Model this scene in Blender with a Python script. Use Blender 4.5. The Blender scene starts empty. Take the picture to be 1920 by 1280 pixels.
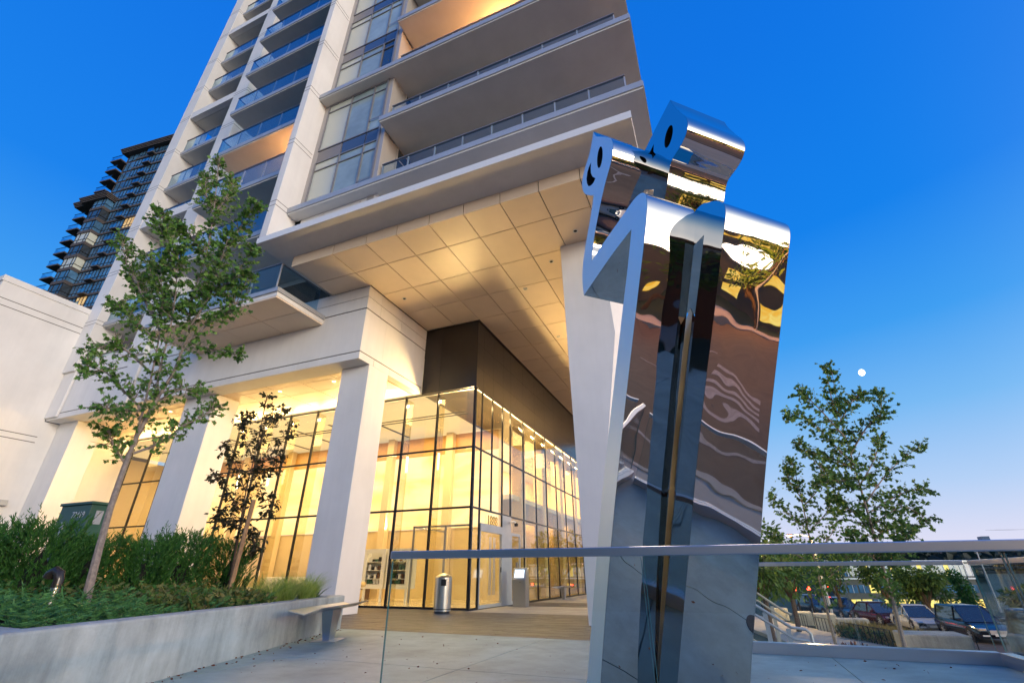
import bpy, bmesh, math, random
from mathutils import Vector, Matrix
from mathutils.geometry import tessellate_polygon
R = math.radians
random.seed(7)
SC = bpy.context.scene
COL = SC.collection

# ------------------------------------------------------------------ camera
cam_d = bpy.data.cameras.new('camera'); cam = bpy.data.objects.new('camera', cam_d); COL.objects.link(cam)
cam_d.sensor_width = 36; cam_d.lens = 16.26; cam_d.clip_end = 3000; cam_d.clip_start = 0.05
AZ, PT = R(22.653), R(26.748)
Hd = Vector((-math.sin(AZ), math.cos(AZ), 0)); Rt = Vector((math.cos(AZ), math.sin(AZ), 0)); UP = Vector((0, 0, 1))
Fw = Hd*math.cos(PT)+UP*math.sin(PT); Uc = -Hd*math.sin(PT)+UP*math.cos(PT)
ro = R(-0.109)
r2 = Rt*math.cos(ro)+Uc*math.sin(ro); u2 = -Rt*math.sin(ro)+Uc*math.cos(ro)
cam.matrix_world = Matrix(((r2.x, u2.x, -Fw.x, 0), (r2.y, u2.y, -Fw.y, 0), (r2.z, u2.z, -Fw.z, 0.92), (0, 0, 0, 1)))
SC.camera = cam

# ------------------------------------------------------------------ sky, afterglow, exposure
SUN_EL, SUN_AZ = 12, 112          # degrees; azimuth clockwise from +Y
W = bpy.data.worlds.new('World'); SC.world = W; W.use_nodes = True
nt = W.node_tree; nt.nodes.clear()
def wn(t, **k):
    n = nt.nodes.new(t)
    for a, b in k.items(): setattr(n, a, b)
    return n
tc = wn('ShaderNodeTexCoord'); sep = wn('ShaderNodeSeparateXYZ'); nt.links.new(tc.outputs['Generated'], sep.inputs[0])
rampn = wn('ShaderNodeValToRGB'); nt.links.new(sep.outputs['Z'], rampn.inputs[0])
stops = [(0.0, (.80, .76, .88)), (.05, (.70, .72, .92)), (.13, (.44, .62, .92)), (.25, (.18, .48, .90)), (.38, (.04, .335, .88)), (.55, (.0, .215, .84)), (.80, (.0, .17, .78)), (1, (.0, .15, .70))]
cr = rampn.color_ramp
while len(cr.elements) < len(stops): cr.elements.new(.5)
for e_, (p_, c_) in zip(cr.elements, stops): e_.position = p_; e_.color = (*c_, 1)
sky = wn('ShaderNodeTexSky'); sky.sky_type = 'NISHITA'; sky.sun_disc = False
sky.sun_elevation = R(2); sky.sun_rotation = R(SUN_AZ); sky.altitude = 50
bg1 = wn('ShaderNodeBackground'); bg1.inputs[1].default_value = 0.60; nt.links.new(rampn.outputs[0], bg1.inputs[0])
bg2 = wn('ShaderNodeBackground'); bg2.inputs[1].default_value = 0.012; nt.links.new(sky.outputs[0], bg2.inputs[0])
ad = wn('ShaderNodeAddShader'); nt.links.new(bg1.outputs[0], ad.inputs[0]); nt.links.new(bg2.outputs[0], ad.inputs[1])
# broad afterglow of the sunset behind the camera, fading smoothly in azimuth and elevation
def mth(op, a, b=None, c=None):
    n = wn('ShaderNodeMath'); n.operation = op
    for i, v in enumerate((a, b, c)):
        if v is None: continue
        if isinstance(v, (int, float)): n.inputs[i].default_value = v
        else: nt.links.new(v, n.inputs[i])
    return n.outputs[0]
dt = mth('ADD', mth('MULTIPLY', sep.outputs['X'], math.sin(R(SUN_AZ))), mth('MULTIPLY', sep.outputs['Y'], math.cos(R(SUN_AZ))))
azf = mth('POWER', mth('MAXIMUM', dt, 0.0001), 2.0)
elf = mth('POWER', 2.718, mth('MULTIPLY', mth('ABSOLUTE', sep.outputs['Z']), -5.2))
glow = mth('MULTIPLY', mth('MULTIPLY', azf, elf), 4.6)
bg3 = wn('ShaderNodeBackground'); bg3.inputs[0].default_value = (1, .86, .68, 1); nt.links.new(glow, bg3.inputs[1])
ad2 = wn('ShaderNodeAddShader'); nt.links.new(ad.outputs[0], ad2.inputs[0]); nt.links.new(bg3.outputs[0], ad2.inputs[1])
ow = wn('ShaderNodeOutputWorld'); nt.links.new(ad2.outputs[0], ow.inputs[0])
sd = bpy.data.lights.new('sun', 'SUN'); sd.energy = 0.9; sd.angle = R(14); sd.color = (1, .88, .72)
sun = bpy.data.objects.new('sun', sd); COL.objects.link(sun)
sv = Vector((math.sin(R(SUN_AZ))*math.cos(R(SUN_EL)), math.cos(R(SUN_AZ))*math.cos(R(SUN_EL)), math.sin(R(SUN_EL))))
sun.rotation_euler = (-sv).to_track_quat('-Z', 'Y').to_euler(); sun.location = (20, -20, 30)
SC.view_settings.view_transform = 'Standard'; SC.view_settings.look = 'None'
SC.view_settings.exposure = 0.72; SC.view_settings.gamma = 1; SC.view_settings.use_curve_mapping = False
SC.cycles.max_bounces = 10; SC.cycles.diffuse_bounces = 4; SC.cycles.glossy_bounces = 5
SC.cycles.transmission_bounces = 6; SC.cycles.transparent_max_bounces = 16; SC.cycles.use_denoising = True
SC.cycles.sample_clamp_indirect = 4; SC.cycles.caustics_reflective = False; SC.cycles.caustics_refractive = False

# ------------------------------------------------------------------ materials
def mat(name, col, rough=.6, metal=0, var=0, scale=3, bump=0, bscale=30, spec=.5, col2=None, stretch=None, det=4, stain=0, sscale=(2.2, 2.2, .35)):
    m = bpy.data.materials.new(name); m.use_nodes = True; t = m.node_tree; b = t.nodes['Principled BSDF']
    b.inputs['Base Color'].default_value = (*col, 1); b.inputs['Roughness'].default_value = rough
    b.inputs['Metallic'].default_value = metal; b.inputs['Specular IOR Level'].default_value = spec
    c = t.nodes.new('ShaderNodeTexCoord')
    src = c.outputs['Object']
    if stretch:
        mp = t.nodes.new('ShaderNodeMapping'); mp.inputs['Scale'].default_value = stretch; t.links.new(src, mp.inputs[0]); src = mp.outputs[0]
    g = t.nodes.new('ShaderNodeNewGeometry') 
    if var or col2:
        n = t.nodes.new('ShaderNodeTexNoise'); n.inputs['Scale'].default_value = scale; n.inputs['Detail'].default_value = det; n.inputs['Roughness'].default_value = .62
        if not stretch: t.links.new(g.outputs['Position'], n.inputs[0])
        else: t.links.new(src, n.inputs[0])
        rp = t.nodes.new('ShaderNodeValToRGB'); t.links.new(n.outputs['Fac'], rp.inputs[0])
        rp.color_ramp.elements[0].position = .32; rp.color_ramp.elements[1].position = .68
        a = tuple(max(0, x*(1-var)) for x in col); d = col2 or tuple(min(1, x*(1+var)) for x in col)
        rp.color_ramp.elements[0].color = (*a, 1); rp.color_ramp.elements[1].color = (*d, 1)
        t.links.new(rp.outputs[0], b.inputs['Base Color'])
        if stain:      # run-down streaks and damp patches
            ms = t.nodes.new('ShaderNodeMapping'); ms.inputs['Scale'].default_value = sscale; t.links.new(g.outputs['Position'], ms.inputs[0])
            ns = t.nodes.new('ShaderNodeTexNoise'); ns.inputs['Scale'].default_value = 1.7; ns.inputs['Detail'].default_value = 7; ns.inputs['Roughness'].default_value = .7; t.links.new(ms.outputs[0], ns.inputs[0])
            mr = t.nodes.new('ShaderNodeMapRange'); mr.inputs['From Min'].default_value = .42; mr.inputs['From Max'].default_value = .66; mr.inputs['To Min'].default_value = 1; mr.inputs['To Max'].default_value = 1-stain; t.links.new(ns.outputs['Fac'], mr.inputs[0])
            mm = t.nodes.new('ShaderNodeMix'); mm.data_type = 'RGBA'; mm.blend_type = 'MULTIPLY'; mm.inputs[0].default_value = 1
            cc_ = t.nodes.new('ShaderNodeCombineColor'); [t.links.new(mr.outputs[0], cc_.inputs[i]) for i in range(3)]
            t.links.new(rp.outputs[0], mm.inputs[6]); t.links.new(cc_.outputs[0], mm.inputs[7]); t.links.new(mm.outputs[2], b.inputs['Base Color'])
    if bump:
        n2 = t.nodes.new('ShaderNodeTexNoise'); n2.inputs['Scale'].default_value = bscale; n2.inputs['Detail'].default_value = 5
        t.links.new(src, n2.inputs[0]); bp = t.nodes.new('ShaderNodeBump'); bp.inputs['Strength'].default_value = bump; bp.inputs['Distance'].default_value = .01
        t.links.new(n2.outputs['Fac'], bp.inputs['Height']); t.links.new(bp.outputs[0], b.inputs['Normal'])
    return m
def island(m, amt=.12):
    """vary the base colour a little from piece to piece"""
    t = m.node_tree; b = t.nodes['Principled BSDF']; i = b.inputs['Base Color']
    oi = t.nodes.new('ShaderNodeObjectInfo'); g = t.nodes.new('ShaderNodeNewGeometry')
    ad = t.nodes.new('ShaderNodeMath'); t.links.new(oi.outputs['Random'], ad.inputs[0]); t.links.new(g.outputs['Random Per Island'], ad.inputs[1])
    fr = t.nodes.new('ShaderNodeMath'); fr.operation = 'FRACT'; t.links.new(ad.outputs[0], fr.inputs[0])
    mr = t.nodes.new('ShaderNodeMapRange'); mr.inputs['To Min'].default_value = 1-amt; mr.inputs['To Max'].default_value = 1+amt; t.links.new(fr.outputs[0], mr.inputs[0])
    hs = t.nodes.new('ShaderNodeHueSaturation'); t.links.new(mr.outputs[0], hs.inputs['Value'])
    if i.links: t.links.new(i.links[0].from_socket, hs.inputs['Color'])
    else: hs.inputs['Color'].default_value = i.default_value
    t.links.new(hs.outputs[0], i); return m
def glass(name, tint=(.9, .95, .95), refl=.9, base=.06, rough=0.0):
    m = bpy.data.materials.new(name); m.use_nodes = True; t = m.node_tree; t.nodes.clear()
    o = t.nodes.new('ShaderNodeOutputMaterial'); tr = t.nodes.new('ShaderNodeBsdfTransparent'); tr.inputs[0].default_value = (*tint, 1)
    gl = t.nodes.new('ShaderNodeBsdfGlossy'); gl.inputs['Roughness'].default_value = rough; gl.inputs['Color'].default_value = (refl, refl, refl, 1)
    lw = t.nodes.new('ShaderNodeLayerWeight'); lw.inputs[0].default_value = .5; fz = t.nodes.new('ShaderNodeMath'); fz.operation = 'POWER'; fz.inputs[1].default_value = 4.6; t.links.new(lw.outputs['Facing'], fz.inputs[0])
    ma = t.nodes.new('ShaderNodeMath'); ma.operation = 'MULTIPLY_ADD'; ma.inputs[1].default_value = .8; ma.inputs[2].default_value = base
    ma.use_clamp = True
    t.links.new(fz.outputs[0], ma.inputs[0]); mx = t.nodes.new('ShaderNodeMixShader'); t.links.new(ma.outputs[0], mx.inputs[0])
    t.links.new(tr.outputs[0], mx.inputs[1]); t.links.new(gl.outputs[0], mx.inputs[2]); t.links.new(mx.outputs[0], o.inputs[0]); return m
def emit(name, col, s, noise=None):
    m = bpy.data.materials.new(name); m.use_nodes = True; t = m.node_tree; b = t.nodes['Principled BSDF']
    b.inputs['Base Color'].default_value = (*[c*.25 for c in col], 1); b.inputs['Emission Color'].default_value = (*col, 1); b.inputs['Emission Strength'].default_value = s
    if noise:
        c = t.nodes.new('ShaderNodeNewGeometry'); mp = t.nodes.new('ShaderNodeMapping'); mp.inputs['Scale'].default_value = noise[0]; t.links.new(c.outputs['Position'], mp.inputs[0])
        n = t.nodes.new('ShaderNodeTexNoise'); n.inputs['Scale'].default_value = noise[1]; n.inputs['Detail'].default_value = 5; n.inputs['Distortion'].default_value = 1.2; t.links.new(mp.outputs[0], n.inputs[0])
        r = t.nodes.new('ShaderNodeValToRGB'); r.color_ramp.elements[0].position = .3; r.color_ramp.elements[1].position = .7
        r.color_ramp.elements[0].color = (*noise[2], 1); r.color_ramp.elements[1].color = (*noise[3], 1)
        t.links.new(n.outputs['Fac'], r.inputs[0]); t.links.new(r.outputs[0], b.inputs['Emission Color'])
    return m
def leafmat(name, a, b_, rough=.5):
    m = mat(name, a, rough, spec=.3); t = m.node_tree; b = t.nodes['Principled BSDF']
    g = t.nodes.new('ShaderNodeNewGeometry'); r = t.nodes.new('ShaderNodeValToRGB')
    r.color_ramp.elements[0].color = (*a, 1); r.color_ramp.elements[1].color = (*b_, 1)
    t.links.new(g.outputs['Random Per Island'], r.inputs[0]); t.links.new(r.outputs[0], b.inputs['Base Color'])
    tl = t.nodes.new('ShaderNodeBsdfTranslucent'); t.links.new(r.outputs[0], tl.inputs[0]); mx = t.nodes.new('ShaderNodeMixShader'); mx.inputs[0].default_value = .3
    o = t.nodes['Material Output']; t.links.new(b.outputs[0], mx.inputs[1]); t.links.new(tl.outputs[0], mx.inputs[2]); t.links.new(mx.outputs[0], o.inputs[0]); return m

M = dict(
 stucco=mat('white_stucco', (.72, .705, .675), .85, var=.06, scale=.5, bump=.15, bscale=90, stain=.05, sscale=(1.3, 1.3, .12)),
 groove=mat('joint_shadow', (.10, .09, .08), .9),
 panel=island(mat('soffit_panel', (.80, .65, .48), .38, var=.03, scale=1.5), .05),
 slabund=mat('balcony_soffit_paint', (.60, .59, .55), .85, var=.05, scale=1.2, bump=.1, bscale=60),
 edge=mat('metal_flashing', (.40, .42, .44), .45, .3, var=.08, scale=2),
 frame=mat('window_frame', (.22, .22, .23), .45, .3),
 framel=mat('window_frame_light', (.42, .39, .36), .45, .2),
 spandrel=mat('spandrel_panel', (.06, .09, .15), .15),
 spandrel2=mat('spandrel_panel_grey', (.20, .185, .18), .4),
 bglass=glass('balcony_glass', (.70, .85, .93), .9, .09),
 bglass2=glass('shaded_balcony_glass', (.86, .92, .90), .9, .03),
 wglass=mat('tower_window_glass', (.30, .38, .38), .06, var=.25, scale=.5, spec=.9),
 blind=mat('window_blind', (.50, .52, .44), .25, spec=.8),
 dglass=mat('dark_window_glass', (.03, .04, .05), .04, spec=1),
 black=mat('black_mullion', (.012, .012, .014), .35, .4),
 bronze=island(mat('dark_bronze_panel', (.035, .03, .026), .22, .3, var=.1, scale=1), .15),
 lglass=glass('lobby_glass', (.965, .965, .93), .95, .04),
 gglass=glass('guard_glass', (.95, .985, .98), .9, .022),
 gedge=mat('glass_edge_green', (.05, .16, .17), .1, spec=.8),
 conc=mat('planter_concrete', (.37, .425, .425), .75, var=.28, scale=1.6, bump=.5, bscale=25, det=8, stain=.28),
 plaza=island(mat('plaza_concrete', (.27, .40, .405), .55, var=.18, scale=.9, bump=.12, bscale=60, det=8, stain=.3, sscale=(.9, .9, .9)), .05),
 joint=mat('joint_dark', (.05, .05, .05), .9),
 paver=island(mat('dark_paver', (.085, .07, .06), .5, var=.35, scale=2.5, bump=.2, bscale=40), .35),
 palepav=island(mat('pale_paver', (.36, .33, .29), .6, var=.12, scale=2), .08),
 steel=mat('brushed_steel', (.55, .56, .58), .28, 1),
 rail=mat('satin_rail', (.62, .58, .60), .28, 1),
 asphalt=mat('asphalt', (.085, .058, .038), .8, var=.25, scale=1.2, bump=.3, bscale=60),
 paint=mat('road_paint', (.30, .28, .25), .7, var=.3, scale=6),
 walk=mat('pale_sidewalk', (.42, .38, .31), .8, var=.1, scale=1),
 cream=mat('cream_concrete', (.48, .44, .34), .8, var=.12, scale=1.5, bump=.2, stain=.3),
 soil=mat('planting_soil', (.03, .025, .02), .95, var=.3, scale=8, bump=.8, bscale=20),
 ground=mat('distant_ground', (.05, .07, .035), .95, var=.35, scale=.05),
 bark=mat('pale_bark', (.24, .20, .17), .8, var=.25, scale=25, bump=.6, bscale=60),
 bark2=mat('brown_bark', (.10, .065, .04), .85, var=.25, scale=25, bump=.6, bscale=60),
 stake=mat('wood_stake', (.33, .20, .10), .8, var=.2, scale=12),
 mleaf=leafmat('maple_leaf', (.05, .15, .03), (.17, .32, .06)),
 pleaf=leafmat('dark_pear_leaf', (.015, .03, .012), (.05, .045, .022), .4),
 rleaf=leafmat('street_tree_leaf', (.04, .12, .03), (.14, .27, .06)),
 bgleaf=leafmat('background_leaf', (.035, .09, .02), (.14, .23, .045)),
 ridgeleaf=leafmat('ridge_tree_mass', (.006, .016, .014), (.014, .030, .022)),
 yew=leafmat('yew_needle', (.02, .085, .02), (.065, .20, .035)),
 juniper=leafmat('juniper_sprig', (.04, .15, .05), (.11, .29, .08)),
 shrub=leafmat('low_shrub_leaf', (.05, .15, .03), (.17, .15, .05)),
 grassl=leafmat('sedge_blade', (.20, .36, .07), (.50, .62, .18)),
 fern=leafmat('fern_frond', (.02, .07, .02), (.05, .13, .03)),
 rleafred=leafmat('red_shrub_leaf', (.12, .03, .02), (.20, .08, .03)),
 wheat=leafmat('dry_grass', (.30, .22, .07), (.40, .32, .12)),
 green=mat('green_cabinet_paint', (.025, .10, .065), .45, var=.1, scale=3),
 white=mat('white_paint', (.7, .7, .68), .5),
 ink=mat('black_rubber', (.015, .015, .015), .6),
 fin=glass('pale_glass_fin', (.93, .89, .74), .9, .08),
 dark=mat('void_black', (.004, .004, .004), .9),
 lwall=mat('lobby_wall', (.68, .53, .30), .6, var=.05, scale=1),
 lfloor=mat('lobby_floor', (.60, .52, .36), .15),
 onyx=emit('backlit_onyx', (1, .66, .27), .95, ((.35, 1, 1.1), .8, (1, .54, .14), (1, .80, .42))),
 onyxtop=mat('amber_wood_band', (.55, .28, .06), .3, var=.15, scale=2),
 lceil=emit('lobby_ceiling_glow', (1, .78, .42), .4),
 lampw=emit('warm_lamp', (1, .75, .4), 5),
 lampo=emit('orange_street_lamp', (1, .30, .06), 40),
 lampr=emit('red_signal_lamp', (1, .03, .015), 22),
 litwin=emit('lit_window', (1, .72, .10), .8, ((.4, .4, .9), 1.4, (.9, .45, .02), (1, .85, .25))),
 litwin2=emit('lit_apartment_window', (1, .62, .22), .55, ((1, 1, 1), 1.2, (.35, .16, .03), (1, .75, .35))),
 screen=emit('kiosk_screen_glow', (.75, .88, 1), 1.6, ((1, 1, 1), 9, (.55, .75, 1), (1, 1, 1))),
 moonm=emit('moonlit_rock', (1, .93, .80), 3, ((1, 1, 1), .08, (1, .80, .55), (1, .97, .9))),
 gold=mat('gold_numeral', (.75, .50, .15), .25, 1),
 brown=mat('brown_tower_concrete', (.065, .055, .052), .8, var=.1, scale=.5),
 blueglass=mat('blue_window_glass', (.06, .15, .26), .03, var=.5, scale=.35, spec=1),
 office=mat('office_concrete', (.10, .10, .09), .8, var=.1, scale=.3),
 far=mat('far_blue_tower', (.04, .10, .18), .4),
 hedgeblk=mat('inner_shade', (.008, .012, .006), .95),
 redroof=mat('brown_roof', (.10, .05, .03), .8),
)
# mirror steel: very slightly rippled, as rolled sheet is
def mirror(name, col, rough, rip, sc, st=(1, 1, 1)):
    m = mat(name, col, rough, 1); t = m.node_tree; b = t.nodes['Principled BSDF']
    c = t.nodes.new('ShaderNodeTexCoord'); mp = t.nodes.new('ShaderNodeMapping'); mp.inputs['Scale'].default_value = st
    n = t.nodes.new('ShaderNodeTexNoise'); n.inputs['Scale'].default_value = sc; n.inputs['Detail'].default_value = 1.5
    bp = t.nodes.new('ShaderNodeBump'); bp.inputs['Strength'].default_value = 1; bp.inputs['Distance'].default_value = rip
    t.links.new(c.outputs['Object'], mp.inputs[0]); t.links.new(mp.outputs[0], n.inputs[0]); t.links.new(n.outputs['Fac'], bp.inputs['Height']); t.links.new(bp.outputs[0], b.inputs['Normal']); return m
M['mirror'] = mirror('mirror_steel', (.62, .585, .54), .015, .017, 1.4)
M['fold'] = mirror('rippled_inner_fold', (.50, .46, .42), .02, .05, 2.2, (1, 1, .45))
M['plate'] = mirror('satin_steel_plate', (.80, .86, .86), .48, .001, 1.5)
M['plate2'] = mirror('polished_steel_plate', (.60, .60, .60), .03, .016, 1.6, (1, 1, .5))

# ------------------------------------------------------------------ builders
WPOS = {}
def link(name, me, m=None, parent=None, loc=(0, 0, 0)):
    o = bpy.data.objects.new(name, me); COL.objects.link(o)
    loc = Vector(loc); WPOS[o] = loc
    if m is not None and me is not None and not me.materials: me.materials.append(m)
    if parent is not None:
        o.parent = parent; o.location = loc-WPOS[parent]
    else: o.location = loc
    return o
def tag(o, label=None, cat=None, group=None, kind=None):
    if label: o['label'] = label
    if cat: o['category'] = cat
    if group: o['group'] = group
    if kind: o['kind'] = kind
    return o
def thing(name, label, cat, loc=(0, 0, 0), group=None):
    return tag(link(name, None, None, None, loc), label, cat, group)
def smooth(me, ang=40):
    me.shade_smooth(); me.set_sharp_from_angle(angle=R(ang))
class MB:
    def __init__(s): s.v = []; s.f = []
    def box(s, x0, x1, y0, y1, z0, z1):
        n = len(s.v); s.v += [(x0, y0, z0), (x1, y0, z0), (x1, y1, z0), (x0, y1, z0), (x0, y0, z1), (x1, y0, z1), (x1, y1, z1), (x0, y1, z1)]
        s.f += [tuple(n+i for i in q) for q in ((3, 2, 1, 0), (4, 5, 6, 7), (0, 1, 5, 4), (1, 2, 6, 5), (2, 3, 7, 6), (3, 0, 4, 7))]; return s
    def quad(s, *p): n = len(s.v); s.v += list(p); s.f.append(tuple(range(n, n+len(p)))); return s
    def prism(s, poly, z0, z1):     # polygon in xy
        n = len(s.v); k = len(poly); s.v += [(x, y, z0) for x, y in poly]+[(x, y, z1) for x, y in poly]
        s.f += [tuple(n+i for i in range(k))[::-1], tuple(n+k+i for i in range(k))]+[(n+i, n+(i+1) % k, n+k+(i+1) % k, n+k+i) for i in range(k)]; return s
    def prismy(s, poly, y0, y1):    # polygon in xz
        n = len(s.v); k = len(poly); s.v += [(x, y0, z) for x, z in poly]+[(x, y1, z) for x, z in poly]
        s.f += [tuple(n+i for i in range(k)), tuple(n+k+i for i in range(k))[::-1]]+[(n+(i+1) % k, n+i, n+k+i, n+k+(i+1) % k) for i in range(k)]; return s
    def tube(s, pts, rad, n=8, cap=True):
        pts = [Vector(p) for p in pts]; rr = rad if isinstance(rad, (list, tuple)) else [rad]*len(pts); base = len(s.v)
        d0 = (pts[1]-pts[0]).normalized(); a = d0.orthogonal().normalized()
        for i, p in enumerate(pts):
            d = (pts[min(i+1, len(pts)-1)]-pts[max(i-1, 0)]).normalized(); a = (a-d*a.dot(d)).normalized(); b = d.cross(a)
            for k in range(n):
                t = 2*math.pi*k/n; s.v.append(tuple(p+(a*math.cos(t)+b*math.sin(t))*rr[i]))
        for i in range(len(pts)-1):
            for k in range(n):
                s.f.append((base+i*n+k, base+i*n+(k+1) % n, base+(i+1)*n+(k+1) % n, base+(i+1)*n+k))
        if cap: s.f += [tuple(base+k for k in range(n))[::-1], tuple(base+(len(pts)-1)*n+k for k in range(n))]
        return s
    def lathe(s, prof, c=(0, 0, 0), n=24):
        base = len(s.v)
        for r_, z in prof:
            for k in range(n): t = 2*math.pi*k/n; s.v.append((c[0]+r_*math.cos(t), c[1]+r_*math.sin(t), c[2]+z))
        for i in range(len(prof)-1):
            for k in range(n): s.f.append((base+i*n+k, base+i*n+(k+1) % n, base+(i+1)*n+(k+1) % n, base+(i+1)*n+k))
        s.f += [tuple(base+k for k in range(n))[::-1], tuple(base+(len(prof)-1)*n+k for k in range(n))]; return s
    def build(s, name, m, parent=None, loc=None, sm=False, bevel=0, ang=40):
        base = Vector(loc) if loc is not None else (WPOS[parent] if parent is not None else Vector((0, 0, 0)))
        me = bpy.data.meshes.new(name); me.from_pydata([tuple(Vector(v)-base) for v in s.v], [], s.f); me.update()
        if sm: smooth(me, ang)
        o = link(name, me, m, parent, base)
        if bevel:
            b = o.modifiers.new('bevel', 'BEVEL'); b.width = bevel; b.segments = 2; b.limit_method = 'ANGLE'
        return o
CACHE = {}
def box(name, x0, x1, y0, y1, z0, z1, m, parent=None, bevel=0):
    dx, dy, dz = round(x1-x0, 4), round(y1-y0, 4), round(z1-z0, 4); key = (dx, dy, dz, m.name, name, bevel)
    if key not in CACHE:
        mb = MB().box(-dx/2, dx/2, -dy/2, dy/2, -dz/2, dz/2); me = bpy.data.meshes.new(name); me.from_pydata(mb.v, [], mb.f); me.update(); CACHE[key] = me
    o = link(name, CACHE[key], m, parent, ((x0+x1)/2, (y0+y1)/2, (z0+z1)/2))
    if bevel: b = o.modifiers.new('bevel', 'BEVEL'); b.width = bevel; b.segments = 2
    return o
def copy_tree(o, parent=None, loc=None):
    c = o.copy(); COL.objects.link(c)
    if parent is not None: c.parent = parent
    if loc is not None: c.location = loc
    for ch in list(o.children): copy_tree(ch, c)
    return c
def text(name, s, size, m, parent, loc, rot, depth=.01, sx=1):
    cu = bpy.data.curves.new(name, 'FONT'); cu.body = s; cu.size = size; cu.extrude = depth; cu.space_character = 1.05
    to = bpy.data.objects.new(name+'_tmp', cu); COL.objects.link(to)
    dg = bpy.context.evaluated_depsgraph_get(); dg.update(); me = bpy.data.meshes.new_from_object(to.evaluated_get(dg)); bpy.data.objects.remove(to)
    me.name = name; me.materials.clear()
    o = link(name, me, m, parent, loc); o.rotation_euler = rot; o.scale = (sx, 1, 1); return o

# ================================================================== GROUND
BF = 2.85                                    # floor height of the tower
def ZF(k): return 11.45+BF*k                 # underside of balcony slab k
# far terrain: flat street level by the plaza, falling gently away to the north, ridge behind
xs = [-900, -500, -300, -200, -120, -80, -50, -20, 0, 20, 50, 80, 120, 180, 260, 400, 600, 900]
ys = [-900, -500, -250, -120, -60, -20, 0, 20, 50, 70, 90, 115, 140, 180, 240, 320, 420, 550, 750, 1000]
def hz(x, y):
    if y > 70: z = -2.6-min(1, (y-70)/70)*10
    else: z = -2.6
    if y > 240: z += min(1, (y-240)/260)*20
    return z
mb = MB(); mb.v = [(x, y, hz(x, y)) for y in ys for x in xs]; nx = len(xs)
mb.f = [(j*nx+i, j*nx+i+1, (j+1)*nx+i+1, (j+1)*nx+i) for j in range(len(ys)-1) for i in range(nx-1)]
tag(mb.build('ground', M['ground']), kind='structure')
# street
st = tag(MB().box(9.6, 34, -60, 62, -2.62, -2.5).build('road', M['asphalt']), kind='structure')
for i in range(5): box('crosswalk_stripe', 15+i*1.1, 15.5+i*1.1, 3.5, 5.5, -2.5, -2.494, M['paint'], st)
for i in range(16): box('lane_marking', 21.9, 22.05, -48+i*6, -45+i*6, -2.5, -2.494, M['paint'], st)
mb = MB()
for i in range(40):                          # curved kerb line of the junction
    a0, a1 = R(100+i*4), R(104+i*4)
    mb.quad(*[(21+9*math.cos(a)+dr*math.cos(a), 3+9*math.sin(a)+dr*math.sin(a), -2.492) for a, dr in ((a0, 0), (a1, 0), (a1, .25), (a0, .25))])
mb.build('painted_curve', M['wheat'] if 0 else M['paint'], st)
box('stop_line', 24, 30, 8, 8.5, -2.5, -2.494, M['paint'], st)
kb = tag(MB().box(9.3, 9.6, -60, 30, -2.6, -2.36).box(34, 34.3, -60, 62, -2.6, -2.36).build('kerb', M['walk']), kind='structure')
tag(MB().prism([(3.1, -60), (9.3, -60), (9.3, 30), (8.0, 30), (1.5, 55), (-2.2, 55), (3.1, 30)], -2.6, -2.4).build('path', M['walk']), kind='structure')
tag(MB().box(34.3, 38, -60, 62, -2.6, -2.38).build('pavement', M['walk']), kind='structure')

# plaza: a concrete deck of cast slabs, dark paver bands and pale bands
pz = tag(MB().prism([(-34, -9), (3.12, -9), (3.12, 3.4), (2.86, 3.4), (2.86, 8.1), (-.45, 8.1), (-.45, 40), (-34, 40)], -2.6, -.05).build('plaza', M['conc']), kind='structure')
gx = [-34, -26, -19, -12.5, -7.7, -5.3, -2.9, -.5, 1.0, 2.84]; gy = [-9, -6.6, -4.2, -1.8, .6, 3.0, 5.4, 8.39]
J = .006
for a, b in zip(gx[:-1], gx[1:]):
    for c, d in zip(gy[:-1], gy[1:]):
        if b > -.4 and d > 8.1: d2 = 8.08
        else: d2 = d
        if a < -13 and c < -4: continue
        box('concrete_slab', a+J, b-J, c+J, d2-J, -.05, 0, M['plaza'], pz)
def pavers(y0, y1, rows, plen, m, x0=-26.2, x1=-.5, seed=1):
    rnd = random.Random(seed); mb = MB(); dy = (y1-y0)/rows
    for r_ in range(rows):
        x = x0-rnd.random()*plen
        while x < x1:
            a, b = max(x, x0), min(x+plen, x1)
            if b > a+.02: mb.box(a+.002, b-.003, y0+r_*dy+.003, y0+(r_+1)*dy-.003, -.05, rnd.uniform(-.0015, .0015))
            x += plen
    o = mb.build('paver_band', m, pz); o['kind'] = 'stuff'
pavers(8.4, 13.3, 49, .9, M['paver'], seed=1)
pavers(13.3, 16.3, 5, 1.2, M['palepav'], -7.0, -.5, seed=2)
pavers(16.3, 18.8, 25, .9, M['paver'], -7.0, -.5, seed=3)
pavers(18.8, 40, 17, 1.6, M['palepav'], -7.0, -.5, seed=4)
pavers(13.3, 13.72, 4, .9, M['paver'], -29, -7.1, seed=5)

# ================================================================== TOWER
T = thing('apartment_tower', 'tall white residential tower with glass balconies above a golden lit lobby', 'building', (-10, 12, 0))
def wall(x0, x1, y0, y1, z0, z1, m=None, name='wall', **k): return box(name, x0, x1, y0, y1, z0, z1, m or M['stucco'], T, **k)
def groovex(x0, x1, y, z, p=None):  # thin recessed joint shown as a dark reveal 3 mm proud
    box('joint', x0, x1, y-.003, y+.02, z-.012, z+.012, M['groove'], p or T)
TOP = 46
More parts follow.
